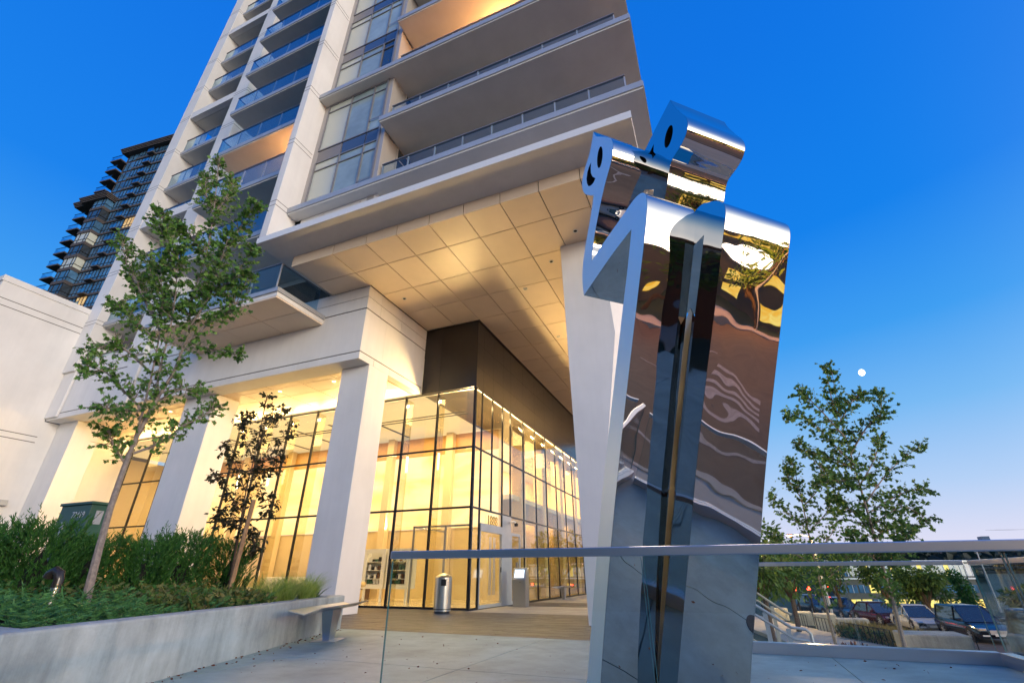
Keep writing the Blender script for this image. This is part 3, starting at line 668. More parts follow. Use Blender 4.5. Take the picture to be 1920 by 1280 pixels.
# ================================================================== PLANTS
class Leaves:
    """many small leaf-shaped faces in one mesh"""
    def __init__(s, shape): s.v = []; s.f = []; s.sh = shape
    def add(s, p, d, size, rnd):
        d = Vector(d).normalized(); u = Vector((rnd.gauss(0, 1), rnd.gauss(0, 1), rnd.gauss(0, 1))); u = (u-d*u.dot(d)).normalized(); n = d.cross(u)
        b = len(s.v); k = len(s.sh)
        for x, y, z in s.sh:
            q = Vector(p)+(u*x+d*y+n*z)*size; s.v.append((q.x, q.y, q.z))
        s.f.append(tuple(range(b, b+k)))
    def build(s, name, m, parent=None, kind=None):
        base = WPOS[parent] if parent is not None else Vector((0, 0, 0))
        me = bpy.data.meshes.new(name); me.from_pydata([(x-base.x, y-base.y, z-base.z) for x, y, z in s.v], [], s.f); me.update()
        o = link(name, me, m, parent, base)
        if kind: o['kind'] = kind
        return o
MAPLE_SH = [(0, 0, 0), (.28, .05, .02), (.52, .22, .07), (.26, .38, .0), (.30, .66, .05), (.10, .60, -.01), (0, 1.0, .04), (-.10, .60, -.01), (-.30, .66, .05), (-.26, .38, 0), (-.52, .22, .07), (-.28, .05, .02)]
OVAL_SH = [(0, 0, 0), (.20, .25, .04), (.22, .55, .05), (0, 1, -.02), (-.22, .55, .05), (-.20, .25, .04)]
BLADE_SH = [(-.03, 0, 0), (.03, 0, 0), (.035, .5, .06), (0, 1, -.03), (-.035, .5, .06)]
NEEDLE_SH = [(-.07, 0, 0), (.07, 0, 0), (.09, .5, .02), (0, 1, 0), (-.09, .5, .02)]
def make_tree(name, label, cat, data, shape, leafm, barkm, r0, lsize, per, twl, seed, group=None, skip=.28, droop=.5, scale=1):
    rnd = random.Random(seed); base, br = data; t = thing(name, label, cat, base, group); B = Vector(base)
    tr = MB(); lv = Leaves(shape)
    def smoothline(pts):
        P = [Vector(p) for p in pts]; out = []
        for i in range(len(P)-1):
            p0, p1, p2, p3 = P[max(i-1, 0)], P[i], P[i+1], P[min(i+2, len(P)-1)]
            for s_ in range(4):
                u = s_/4; out.append(.5*((2*p1)+(-p0+p2)*u+(2*p0-5*p1+4*p2-p3)*u*u+(-p0+3*p1-3*p2+p3)*u**3))
        out.append(P[-1]); return out
    for bi, b in enumerate(br):
        L = smoothline(b); n = len(L)
        frac = [1-.82*i/(n-1) for i in range(n)]; rb = r0 if bi == 0 else r0*.42*min(1, .55+.12*len(b))
        if bi == 0:  # trunk
            rad = [max(.008, r0*(1-.93*(i/(n-1))**.62)) for i in range(n)]
        else: rad = [max(.005, rb*f*.8) for f in frac]
        tr.tube([B+p for p in L], rad, 8 if bi == 0 else 6)
        s0 = skip if bi == 0 else .12
        for i in range(n):
            if i/(n-1) < s0: continue
            nt_ = (per if L[i].z > 3.6 or name != 'maple_tree' else max(3, int(per*.42))) if i < n-1 else per+2
            for q in range(nt_):
                di = L[min(i+1, n-1)]-L[max(i-1, 0)]; di.normalize()
                dv = Vector((rnd.gauss(0, 1), rnd.gauss(0, 1), rnd.gauss(0, .8))); dv = (dv-di*dv.dot(di)*.6).normalized(); dv = (dv+di*.55+Vector((0, 0, .25))).normalized()
                ln = twl*rnd.uniform(.45, 1.15)*(1-.35*i/(n-1)); p0 = B+L[i]; p1 = p0+dv*ln
                tr.tube([p0, p0+dv*ln*.5+Vector((0, 0, .01)), p1], [.006, .004, .002], 3, cap=False)
                for w in range(rnd.randint(4, 8)):
                    u = rnd.uniform(.25, 1.05); lp = p0+dv*ln*u
                    ld = Vector((rnd.gauss(0, .7), rnd.gauss(0, .7), rnd.gauss(-.25, .5)-droop))+dv*.5
                    lv.add(lp, ld, lsize*rnd.uniform(.45, 1.35), rnd)
    tr.build('trunk', barkm, t, sm=True); lv.build('crown', leafm, t); return t
MAPLE =( (-7.0, 3.8, 0.61) ,[ [(0.00,0.00,0.00),(-0.06,-0.03,0.59),(-0.11,-0.05,1.22),(-0.11,-0.05,1.87),(-0.03,-0.02,2.48),(0.08,0.03,3.01),(0.06,0.02,3.63),(-0.04,-0.02,4.20),(-0.07,-0.03,5.03),(-0.20,-0.08,5.95),(-0.41,-0.18,7.11)],
 [(-0.11,-0.05,1.87),(-0.06,-0.11,2.34),(-0.04,-0.18,2.86),(-0.06,-0.27,3.51),(-0.11,-0.37,4.01),(-0.24,-0.50,4.55)],
 [(-0.03,-0.02,2.48),(0.03,-0.14,2.95),(0.11,-0.26,3.66),(0.12,-0.41,4.32),(0.16,-0.54,4.71)],
 [(0.05,0.02,3.36),(0.43,0.12,3.78),(0.71,0.19,4.04),(0.83,0.18,4.50)],
 [(-0.04,-0.02,4.20),(0.39,-0.02,4.91),(0.68,-0.07,5.43),(0.94,-0.13,5.68)],
 [(-0.06,-0.11,2.34),(-0.18,-0.38,2.57),(-0.22,-0.61,2.73),(-0.23,-0.84,2.75)],
 [(-0.12,-0.05,1.63),(-0.24,-0.18,1.82),(-0.30,-0.28,2.02)],
 [(-0.07,-0.03,1.77),(0.06,0.18,1.95),(0.11,0.36,2.22),(0.20,0.55,2.42),(0.18,0.70,2.60)],
 [(-0.06,-0.27,3.51),(-0.71,-0.39,4.25),(-1.26,-0.47,4.86),(-1.74,-0.51,5.53)],
 [(0.06,0.02,3.45),(0.31,0.33,3.40),(0.49,0.60,3.40)],
 [(-0.04,-0.18,2.86),(-0.31,-0.43,3.14),(-0.38,-0.60,3.20),(-0.44,-0.77,3.05)],
 [(-0.04,-0.26,3.33),(-0.52,-0.43,3.70),(-0.85,-0.54,3.98)],
 [(-0.07,-0.03,5.03),(-0.26,-0.28,5.35),(-0.26,-0.45,5.33)],
 [(-0.04,-0.02,4.20),(0.40,0.00,4.25),(0.80,0.00,4.39),(1.07,-0.05,4.78)],
 [(-0.06,-0.11,2.34),(-0.02,-0.39,2.25),(0.14,-0.62,2.19)],
 [(0.06,0.02,3.63),(0.34,-0.01,4.11),(0.48,-0.09,4.62),(0.62,-0.18,5.14)],
 [(0.11,-0.26,3.66),(-0.67,-0.26,4.41),(-1.38,-0.23,5.27)],
 [(-0.03,-0.02,2.48),(0.00,0.25,2.77),(-0.01,0.49,2.81)],
 [(-0.20,-0.08,5.95),(-0.32,0.10,6.53),(-0.57,0.22,7.15)],
 [(-0.20,-0.08,5.95),(-0.71,-0.07,6.66),(-1.05,0.01,7.28)],
 [(0.12,-0.41,4.32),(0.00,-0.69,4.85),(0.04,-0.90,5.18)] ])
PEAR =( (-7.7, 6.22, 0.75) ,[ [(0.00,0.00,0.00),(-0.05,-0.03,0.82),(-0.10,-0.05,1.53),(-0.11,-0.05,2.31),(-0.15,-0.07,3.32)],
 [(-0.07,-0.04,1.17),(-0.27,-0.22,1.43),(-0.50,-0.42,1.74)],
 [(-0.12,-0.05,1.53),(-0.47,-0.13,2.03),(-0.83,-0.21,2.39)],
 [(-0.17,-0.01,1.93),(0.05,0.21,2.25),(0.19,0.39,2.81)],
 [(-0.11,-0.05,2.31),(-0.10,0.14,2.88),(-0.09,0.34,3.18)],
 [(-0.09,-0.05,1.63),(0.10,0.24,1.47),(0.04,0.42,1.21)],
 [(-0.12,-0.05,2.11),(-0.23,-0.33,2.56),(-0.02,-0.46,2.80)],
 [(-0.05,-0.03,0.95),(-0.34,-0.09,1.00),(-0.55,-0.12,1.14)],
 [(-0.17,-0.01,1.93),(0.05,0.18,1.85),(0.19,0.33,2.16)],
 [(-0.04,-0.02,0.73),(0.14,0.05,0.82),(0.28,0.12,0.56)] ])
RMAPLE =( (3.47, 15.54, -1.41) ,[ [(0.00,0.00,0.00),(0.04,0.01,0.61),(0.11,0.04,1.47),(0.14,0.05,2.28),(0.20,0.08,3.40),(0.24,0.09,4.34),(0.28,0.11,5.35),(0.32,0.13,6.43),(0.50,0.20,7.77)],
 [(0.26,0.10,5.05),(-0.18,-0.36,5.58),(-0.62,-0.82,6.11),(-1.20,-1.34,6.22)],
 [(0.24,0.10,4.48),(-0.45,-0.23,4.76),(-0.98,-0.48,5.56)],
 [(0.28,0.11,5.35),(0.83,-0.02,6.01),(1.20,-0.21,6.30),(1.23,-0.56,6.72)],
 [(0.28,0.11,4.06),(1.35,1.12,5.01),(2.61,2.21,5.83)],
 [(0.26,0.10,3.79),(1.37,1.04,4.33),(2.22,1.87,4.54)],
 [(0.22,0.09,3.46),(1.11,0.52,3.93),(1.66,0.81,3.64)],
 [(0.20,-0.20,5.73),(-0.35,-0.69,6.59),(-0.71,-1.10,6.85)],
 [(0.24,0.10,4.48),(1.01,0.95,5.30),(1.54,1.70,6.06)],
 [(0.22,0.09,3.27),(-0.11,0.04,3.80),(-0.40,0.02,4.09)],
 [(0.28,0.11,4.90),(-0.13,0.44,5.30),(-0.56,0.75,5.56)],
 [(0.18,0.07,3.14),(0.78,0.77,3.43),(1.49,1.52,3.53)],
 [(0.32,0.13,6.43),(0.25,0.11,6.92),(0.40,0.19,7.96)],
 [(0.24,0.09,4.34),(-0.17,-0.19,4.60),(-0.75,-0.54,4.51)],
 [(0.28,0.11,6.27),(0.87,0.49,6.96),(1.19,0.75,7.17)],
 [(0.16,0.06,2.52),(-0.18,-0.17,2.89),(-0.33,-0.32,3.26)],
 [(0.16,0.06,2.52),(0.60,-0.20,2.87),(0.71,-0.59,3.21)] ])
RMAPLE2 =( (2.69, 19.55, -2.13) ,[ [(0.00,0.00,0.00),(-0.01,-0.01,1.08),(0.01,0.00,2.38),(0.03,0.01,3.62),(0.11,0.04,4.97),(0.16,0.06,6.23),(0.12,0.04,6.76)],
 [(0.04,0.01,4.45),(-0.49,-0.46,4.94),(-0.89,-0.89,5.43)],
 [(0.03,0.01,3.62),(0.87,0.77,4.31),(1.37,1.38,5.05)],
 [(0.10,0.04,5.14),(0.79,-0.27,5.77),(1.02,-0.77,6.20)],
 [(0.03,0.00,3.30),(-0.73,-0.90,3.76),(-1.15,-1.67,4.20)],
 [(0.11,0.04,5.50),(-0.08,0.13,6.07),(-0.05,0.30,6.48)],
 [(0.04,0.01,4.28),(0.77,0.03,4.94),(1.03,-0.15,5.42)],
 [(0.06,0.02,2.83),(0.85,0.39,3.30),(1.17,0.57,3.79)] ])

make_tree('maple_tree', 'young maple with a pale leaning trunk rising out of the concrete planter', 'tree', MAPLE, MAPLE_SH, M['mleaf'], M['bark'], .054, .060, 12, .30, 11, group='maples of the plaza')
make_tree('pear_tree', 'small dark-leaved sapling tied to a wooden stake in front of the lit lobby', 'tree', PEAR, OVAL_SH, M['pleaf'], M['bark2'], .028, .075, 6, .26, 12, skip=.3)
make_tree('street_tree', 'slender street maple standing alone under the moon right of the sculpture', 'tree', RMAPLE, MAPLE_SH, M['rleaf'], M['bark'], .080, .095, 9, .46, 13, group='street trees beyond the glass guard')
make_tree('street_tree', 'smaller street maple between the sculpture and the moonlit tree', 'tree', RMAPLE2, MAPLE_SH, M['rleaf'], M['bark'], .070, .10, 9, .48, 14, group='street trees beyond the glass guard')
stk = thing('wooden_stake', 'slanting rough wooden stake supporting the dark-leaved sapling', 'stake', (-7.35, 5.95, .45))
MB().tube([(-7.35, 5.95, .42), (-7.31, 5.97, 2.08)], .035, 6).build('post', M['stake'], stk)
# generic round-headed trees
def bush_tree(x, y, z, h, r, seed, label, group=None, leaf=.28, n=1500, name='leafy_tree', colm=False, trunkh=.35, m=None):
    rnd = random.Random(seed); t = thing(name, label, 'tree', (x, y, z), group); tr = MB()
    tr.tube([(x, y, z-.1), (x+.05, y, z+h*.3), (x-.05, y+.05, z+h*.75)], [.05*r+.05, .04*r+.04, .02], 7)
    lobes = []
    for i in range(9 if not colm else 7):
        if colm: c = Vector((x+rnd.uniform(-.2, .2)*r, y+rnd.uniform(-.2, .2)*r, z+h*(.15+.8*i/7))); rr = r*rnd.uniform(.6, .8)*(1-.55*(i/7)**2)
        else:
            a = rnd.uniform(0, 6.28); q = rnd.uniform(.2, .75)*r; c = Vector((x+math.cos(a)*q, y+math.sin(a)*q, z+h*rnd.uniform(trunkh+.1, .88))); rr = r*rnd.uniform(.3, .55)
            tr.tube([(x, y, z+h*.3), tuple(c*.6+Vector((x, y, z+h*.35))*.4), tuple(c)], [.04, .03, .01], 5)
        lobes.append((c, rr))
    tr.build('trunk', M['bark2'], t); lv = Leaves(OVAL_SH)
    for i in range(n):
        c, rr = lobes[rnd.randrange(len(lobes))]; dv = Vector((rnd.gauss(0, 1), rnd.gauss(0, 1), rnd.gauss(0, 1))).normalized()
        p = c+dv*rr*rnd.random()**.45; p.z = c.z+(p.z-c.z)*(1.2 if colm else .9)
        lv.add(p, dv+Vector((0, 0, -.4)), leaf*rnd.uniform(.6, 1.3), rnd)
    lv.build('crown', m or M['bgleaf'], t); return t

# hedge of yews: individual shrubs
def yew(x, y, z, h, w, seed):
    rnd = random.Random(seed); t = thing('yew_shrub', 'x', 'shrub', (x, y, z), 'yew shrubs of the hedge'); lv = Leaves(NEEDLE_SH)
    MB().lathe([(.02, 0), (w*.14, .1), (w*.16, h*.3), (w*.08, h*.5), (.01, h*.6)], (x, y, z), 9).build('inner_shade_core', M['hedgeblk'], t)  # near-black solid core, shade inside the shrub put into its colour
    for i in range(520):
        a = rnd.uniform(0, 6.28); q = w*.5*rnd.uniform(.35, 1.05); zb = z+h*rnd.uniform(.02, .8); p = Vector((x+math.cos(a)*q*.8, y+math.sin(a)*q*.8, zb))
        dv = Vector((math.cos(a)*.6+rnd.gauss(0, .3), math.sin(a)*.6+rnd.gauss(0, .3), 1.0+rnd.uniform(-.5, .4))).normalized(); ln = rnd.uniform(.08, .24)*(1 if rnd.random() < .85 else 1.7)
        for k in range(9):
            u = k/9; s = p+dv*ln*u
            for sg in (-1, 1):
                sd = Vector((-dv.y, dv.x, 0))*sg+Vector((rnd.gauss(0, .4), rnd.gauss(0, .4), .3)); lv.add(s, sd*.8+dv*.8, .05*rnd.uniform(.8, 1.3), rnd)
    lv.build('foliage', M['yew'], t); return t
protos = [yew(-8.1, 6.45, .42, 1.22, .85, 1), yew(-8.35, 5.75, .42, 1.30, .95, 2), yew(-8.2, 5.05, .42, 1.16, .9, 3)]
spots = [(-8.45, 4.45), (-8.3, 3.8), (-8.75, 3.35), (-9.2, 4.7), (-9.3, 3.9), (-9.7, 3.3), (-9.0, 5.6), (-9.1, 6.3), (-10.3, 3.7), (-10.9, 3.3)]
ylab = ['right end yew of the hedge, beside the staked sapling', 'second yew from the right end of the hedge', 'third yew from the right, left of the staked sapling']
for t, l in zip(protos, ylab): t['label'] = l
ylab2 = ['yew of the hedge just right of the maple trunk', 'yew of the hedge directly behind the maple trunk', 'front yew of the hedge left of the maple trunk', 'rear yew of the hedge in front of the green cabinet', 'rear yew left of the green cabinet', 'yew near the left edge of the photo, front row', 'rear yew behind the right part of the hedge', 'rearmost yew toward the right end of the hedge', 'rear yew at the left edge of the photo', 'leftmost yew, cut by the edge of the photo']
for i, ((x, y), l) in enumerate(zip(spots, ylab2)):
    c = copy_tree(protos[i % 3], None, (x, y, .42)); c['label'] = l; c.rotation_euler.z = i*1.3; s = .96+.10*((i*37) % 10)/10; c.scale = (s, s, s)
# ground cover
rnd = random.Random(21); d3 = Vector((d.x, d.y, 0)); n3 = Vector((nrm.x, nrm.y, 0))
jun = Leaves(NEEDLE_SH); shr = Leaves(OVAL_SH)
for i in range(2100):
    u = rnd.uniform(.0, .66); v = rnd.uniform(.27, 3.0)
    p = Vector((A0[0], A0[1], .43))+d3*6.75*u+n3*v
    if p.y < 2.5: continue
    hh = .10+.16*min(1, v/1.2)+.05*math.sin(p.x*5)*math.cos(p.y*4); p.z += rnd.uniform(.3, 1)*hh
    dv = Vector((rnd.gauss(0, 1), rnd.gauss(0, 1), .35)).normalized(); ln = rnd.uniform(.14, .30)
    if u < .36 or rnd.random() < .25:
        for k in range(13):
            for sg in (-1, 1): jun.add(p+dv*ln*k/13, Vector((-dv.y, dv.x, .3))*sg+dv*.7, .05*rnd.uniform(.7, 1.2), rnd)
    else:
        for k in range(9): shr.add(p+dv*ln*.8*rnd.random()+Vector((0, 0, rnd.uniform(0, .08))), Vector((rnd.gauss(0, 1), rnd.gauss(0, 1), .6)), .07*rnd.uniform(.7, 1.2), rnd)
tag(jun.build('juniper_cover', M['juniper']), 'spreading green juniper ground cover at the near end of the planter', 'ground cover', kind='stuff')
tag(shr.build('low_shrub_cover', M['shrub']), 'low green and reddish shrub cover in the middle of the planter', 'ground cover', kind='stuff')
def tuft(name, label, x, y, z, h, nb, shape, m, seed, grp, spread=.55, ls=.0):
    rnd = random.Random(seed); t = thing(name, label, 'plant', (x, y, z), grp); lv = Leaves(shape)
    for i in range(nb):
        a = rnd.uniform(0, 6.28); dv = Vector((math.cos(a)*spread*rnd.random(), math.sin(a)*spread*rnd.random(), 1)).normalized(); ln = h*rnd.uniform(.6, 1.1)
        seg = 4; p = Vector((x+rnd.gauss(0, .03), y+rnd.gauss(0, .03), z)); dd = dv.copy(); sd = Vector((-math.sin(a), math.cos(a), 0))*(.005 if ls == 0 else .004)
        b = len(lv.v); 
        for s_ in range(seg+1):
            wd = sd*(1-s_/seg*.85); lv.v += [tuple(p-wd), tuple(p+wd)]
            if ls and s_:
                for sg in (-1, 1):
                    for q in range(2): pass
            p = p+dd*ln/seg; dd = (dd+Vector((math.cos(a)*.22, math.sin(a)*.22, -.28))).normalized()
        for s_ in range(seg): lv.f.append((b+2*s_, b+2*s_+1, b+2*s_+3, b+2*s_+2))
    lv.build('blades', m, t); return t
gs = [(5.0, .35), (5.35, .6), (5.55, .33), (5.8, .7), (5.95, .38), (4.6, .4), (5.2, .95), (6.2, .5)]
gl = ['pale green sedge tuft just left of the bench', 'sedge tuft behind the first one, before the lit glass', 'arching sedge tuft at the planter edge above the bench', 'rear sedge tuft near the planter end', 'sedge tuft closest to the far planter corner', 'sedge tuft at the foot of the wooden stake', 'sedge tuft behind the stake', 'last sedge tuft next to the dark fern']
for i, (u, v) in enumerate(gs):
    p = Vector((A0[0], A0[1], 0))+d3*u+n3*v; tuft('sedge_tuft', gl[i], p.x, p.y, .42, .72, 260, None, M['grassl'], 40+i, 'sedge tufts in the planter')
def fern(x, y, z, r, seed, label, m, name='fern'):
    rnd = random.Random(seed); t = thing(name, label, 'plant', (x, y, z), 'ferns in the planter'); lv = Leaves(NEEDLE_SH)
    for i in range(16):
        a = i*2.4+rnd.random(); dd = Vector((math.cos(a)*.7, math.sin(a)*.7, 1)).normalized(); p = Vector((x, y, z)); ln = r*rnd.uniform(.8, 1.2)
        for k in range(18):
            p = p+dd*ln/18; dd = (dd+Vector((0, 0, -.035))).normalized()
            for sg in (-1, 1): lv.add(p, Vector((-math.sin(a), math.cos(a), .1))*sg+dd*.5, .085*(1-k/22), rnd)
    lv.build('fronds', m, t)
p = Vector((A0[0], A0[1], 0))+d3*6.35+n3*.5; fern(p.x, p.y, .42, .45, 3, 'dark green fern at the far end of the planter by the bench', M['fern'])
p = Vector((A0[0], A0[1], 0))+d3*4.2+n3*.45; fern(p.x, p.y, .42, .42, 4, 'bright fern among the sedges below the stake', M['juniper'])
p = Vector((A0[0], A0[1], 0))+d3*3.7+n3*.4; fern(p.x, p.y, .42, .35, 5, 'small fern left of the wooden stake', M['fern'])

# green electrical cabinet behind the hedge
gb = thing('electrical_cabinet', 'dark green numbered electrical cabinet behind the yew hedge', 'cabinet', (-10.9, 5.6, .3))
MB().box(-11.35, -10.42, 5.2, 5.5, .3, 2.08).build('body', M['green'], gb, bevel=.01); MB().box(-11.38, -10.39, 5.17, 5.53, 2.08, 2.13).build('lid', M['green'], gb, bevel=.008)
text('number', '72419', .15, M['white'], gb, (-10.93, 5.195, 1.86), (R(90), 0, 0), .002)
MB().box(-10.418, -10.41, 5.3, 5.42, 1.75, 1.98).build('hasp', M['edge'], gb); MB().box(-11.15, -11.05, 5.18, 5.198, 1.5, 1.8).build('handle', M['edge'], gb)
# vent pipe
vp = thing('vent_pipe', 'short black curved metal vent pipe poking out of the ground cover', 'pipe', (-7.05, 3.5, .42))
pts = [(-7.1, 3.5, .42), (-7.1, 3.5, .80), (-7.1, 3.5, .88), (-7.115, 3.49, .94), (-7.165, 3.47, .97), (-7.21, 3.45, .94), (-7.225, 3.445, .90)]
MB().tube(pts[:2], .046, 16).build('riser', M['steel'], vp, sm=True); MB().tube(pts[1:], .052, 16).build('elbow', M['bronze'], vp, sm=True)

# ================================================================== BENCHES
def bench(loc, rz, label):
    t = thing('steel_bench', label, 'bench', loc, 'folded steel benches'); t.rotation_euler.z = rz
    z0 = .45; L = 1.15
    mb = MB(); top = [(-.24, -L, z0+.015), (.0, -L, z0-.035), (.26, -L, z0+.03)]
    prof = [(-.26, 0, .03), (.02, 0, -.02), (.30, 0, .06)]
    v = []
    for y, w in ((-L, .85), (-.25, 1), (L, .8)):
        for x, _, z in prof: v.append((x*w, y, z0+z))
    for y, w in ((-L, .85), (-.25, 1), (L, .8)):
        for x, _, z in prof: v.append((x*w, y, z0+z-.012))
    mb.v = v; F = []
    for r_ in range(2):
        for c in range(2):
            a = r_*3+c; F += [(a, a+1, a+4, a+3), (a+9, a+12, a+13, a+10)]
    F += [(0, 3, 12, 9), (3, 6, 15, 12), (2, 11, 14, 5), (5, 14, 17, 8), (0, 9, 10, 1), (1, 10, 11, 2), (6, 7, 16, 15), (7, 8, 17, 16)]
    mb.f = F
    s = mb.build('seat', M['steel'], None); s.parent = t; s.location = (0, 0, 0)
    p = MB(); p.v = [(-.05, -.1, 0), (.05, -.1, 0), (.05, .12, 0), (-.05, .12, 0), (-.09, -.22, z0-.02), (.09, -.22, z0-.02), (.09, .2, z0-.02), (-.09, .2, z0-.02)]
    p.f = [(3, 2, 1, 0), (4, 5, 6, 7), (0, 1, 5, 4), (1, 2, 6, 5), (2, 3, 7, 6), (3, 0, 4, 7)]
    s = p.build('pedestal', M['steel'], None); s.parent = t; s.location = (0, 0, 0)
    s = MB().box(-.2, .2, -.25, .25, 0, .012).build('base_plate', M['steel'], None); s.parent = t; s.location = (0, 0, 0)
    return t
bench((-6.02, 6.85, 0), R(22), 'folded stainless steel bench standing against the concrete planter')
bench((-6.55, 21.3, 0), R(3), 'distant steel bench along the glass side of the lobby')

# litter bin
bn = thing('litter_bin', 'round stainless steel litter bin before the lobby corner', 'bin', (-7.33, 12.6, 0))
MB().lathe([(.20, 0), (.20, .05)], (-7.33, 12.6, 0), 32).build('foot', M['ink'], bn, sm=True)
MB().lathe([(.235, .05), (.235, .86), (.2, .90), (.08, .965), (.0, .97)], (-7.33, 12.6, 0), 40).build('body', M['steel'], bn, sm=True, ang=30)
o = MB().box(-7.27, -7.13, 12.36, 12.42, .66, .82).build('opening', M['ink'], bn, bevel=.005)
MB().lathe([(.237, .09), (.238, .1), (.237, .11)], (-7.33, 12.6, 0), 40).build('band', M['ink'], bn)

# kiosk
kk = thing('information_kiosk', 'stainless intercom kiosk with a glowing screen beside the entrance doors', 'kiosk', (-6.38, 15.95, 0))
mb = MB(); xa, xb = -6.6, -6.15
mb.v = [(xa, 15.84, 0), (xb, 15.84, 0), (xb, 16.15, 0), (xa, 16.15, 0), (xa, 15.80, .78), (xb, 15.80, .78), (xa, 15.94, 1.13), (xb, 15.94, 1.13), (xb, 16.15, 1.13), (xa, 16.15, 1.13)]
mb.f = [(0, 1, 5, 4), (4, 5, 7, 6), (6, 7, 8, 9), (1, 2, 8, 7, 5), (3, 0, 4, 6, 9), (2, 3, 9, 8), (3, 2, 1, 0)]
mb.build('body', M['steel'], kk, bevel=.006)
mb = MB().quad((xa+.06, 15.822, .84), (xb-.06, 15.822, .84), (xb-.06, 15.915, 1.075), (xa+.06, 15.915, 1.075)); mb.build('screen', M['screen'], kk)
MB().lathe([(.025, 0), (.025, .01)], (-6.33, 15.80, .70), 12).build('button', M['ink'], kk)
MB().box(-6.56, -6.5, 16.0, 16.05, 1.13, 1.3).build('antenna', M['frame'], kk)
cc = thing('security_camera', 'white dome security camera beside the entrance above the metal panel', 'camera', (-7.0, 16.8, 2.6))
MB().tube([(-7.08, 16.7, 2.62), (-6.92, 16.7, 2.66), (-6.85, 16.75, 2.62)], .035, 10).build('arm', M['white'], cc, sm=True); MB().lathe([(.06, .0), (.07, .08), (.03, .12)], (-6.85, 16.78, 2.5), 16).build('dome', M['ink'], cc, sm=True)

# ================================================================== GLASS GUARDS
def guard(label, p0, p1, npan, h=1.07, shoe=.13, railw=.055, gname='glass_guard', z=0.0, railh=.05):
    t = thing(gname, label, 'railing', ((p0[0]+p1[0])/2, (p0[1]+p1[1])/2, z), 'frameless glass guards of the plaza')
    a = Vector((*p0, 0)); b = Vector((*p1, 0)); dd = (b-a).normalized(); nn = Vector((-dd.y, dd.x, 0)); L = (b-a).length
    def bar(s0, s1, w0, w1, z0, z1):
        m = MB(); v = []
        for zz in (z0, z1):
            for s_, w in ((s0, w0), (s1, w0), (s1, w1), (s0, w1)): v.append(tuple(a+dd*s_+nn*w+Vector((0, 0, zz+z))))
        m.v = v; m.f = [(3, 2, 1, 0), (4, 5, 6, 7), (0, 1, 5, 4), (1, 2, 6, 5), (2, 3, 7, 6), (3, 0, 4, 7)]; return m
    bar(0, L, -.06, .06, 0, shoe).build('base_shoe', M['rail'], t, bevel=.004)
    bar(-.0, L, -railw/2, railw/2, h-railh, h).build('handrail', M['rail'], t, bevel=.005)
    w = L/npan
    for i in range(npan):
        g = bar(i*w+.008, (i+1)*w-.008, -.008, .008, shoe, h-railh).build('glass_pane', M['gglass'], t)
        bar(i*w+.006, i*w+.0085, -.0075, .0075, shoe+.01, h-railh-.01).build('glass_edge', M['gedge'], g); bar((i+1)*w-.0085, (i+1)*w-.006, -.0075, .0075, shoe+.01, h-railh-.01).build('glass_edge', M['gedge'], g)
    return t
guard('near glass guard with satin rail crossing in front of the sculpture', (-2.16, 2.985), (2.95, 3.31), 3)
guard('far glass guard beyond the sculpture at the end of the plaza', (.05, 7.93), (2.67, 7.93), 2)
guard('side glass guard running back along the right edge of the plaza', (2.72, 7.86), (2.72, 3.45), 3)
guard('outer side guard south of the near glass guard', (3.02, 3.2), (3.02, -6), 5)
guard('short glass guard between the plaza and the stairs', (-.48, 13.2), (-.48, 26), 6)

# ================================================================== STAIRS beyond the guard
S_ = thing('plaza_stairs', 'concrete stairs descending right beyond the far glass guard', 'stairs', (0, 11.5, -1))
for i in range(14):
    box('step', -.45+i*.3, -.15+i*.3, 8.15, 13.1, -2.6, -.17*(i+1), M['cream'], S_)
MB().prismy([(-.45, -2.6), (4.2, -2.6), (-.45, .05)], 13.1, 13.3).build('cheek_wall', M['cream'], S_)
def hrail(name, y, pts, label, m, posts):
    t = thing(name, label, 'handrail', (pts[0][0], y, -.5), 'handrails of the plaza stairs')
    MB().tube([(x, y, z) for x, z in pts], .024, 10).tube([(x, y, z-.16) for x, z in pts[:-1]]+[(pts[-2][0]+.02, y, pts[-1][1])], .020, 10).build('rail', m, t, sm=True)
    for x, z0, z1 in posts: MB().box(x-.035, x+.035, y-.012, y+.012, z0, z1).build('post', m, t)
hrail('stair_handrail', 10.0, [(-.5, .98), (.36, .43), (.80, .14), (1.0, .12), (1.06, .06), (1.06, -.15)], 'near blue-grey stair handrail seen through the far guard', M['edge'], [(.0, -.6, .62), (.45, -.8, .35), (.75, -.9, .12)])
hrail('stair_handrail', 12.9, [(-.5, 1.1), (.52, .54), (.98, .2), (1.1, .15)], 'far cream stair handrail behind the blue-grey one', M['cream'], [(.2, -.5, .6), (.75, -.8, .3)])

# ================================================================== SCULPTURE
P0 = Vector((-1.19, 4.29, 0)); ea = R(22.653-68.5)
Ev = Vector((-math.sin(ea), math.cos(ea), 0)); Fv = Vector((Ev.y, -Ev.x, 0))
SCU = thing('steel_sculpture', 'towering mirror polished steel sculpture of two abstract figures leaning over the plaza', 'sculpture', tuple(P0))
def crom(pts, corners, n=5):
    """closed smooth outline through pts; corners = indices kept sharp"""
    P = [Vector(p) for p in pts]; N = len(P); out = []; sharp = []
    for i in range(N):
        p1, p2 = P[i], P[(i+1) % N]
        p0 = P[i-1] if i not in corners else p1*2-p2 if 0 else p1
        p3 = P[(i+2) % N] if (i+1) % N not in corners else p2
        if i in corners: sharp.append(len(out))
        for k in range(n):
            u = k/n; q = .5*((2*p1)+(-p0+p2)*u+(2*p0-5*p1+4*p2-p3)*u*u+(-p0+3*p1-3*p2+p3)*u**3); out.append(q)
    return out, sharp
def w3(fz, off): return P0+Fv*fz[0]+Ev*off+Vector((0, 0, fz[1]))-P0
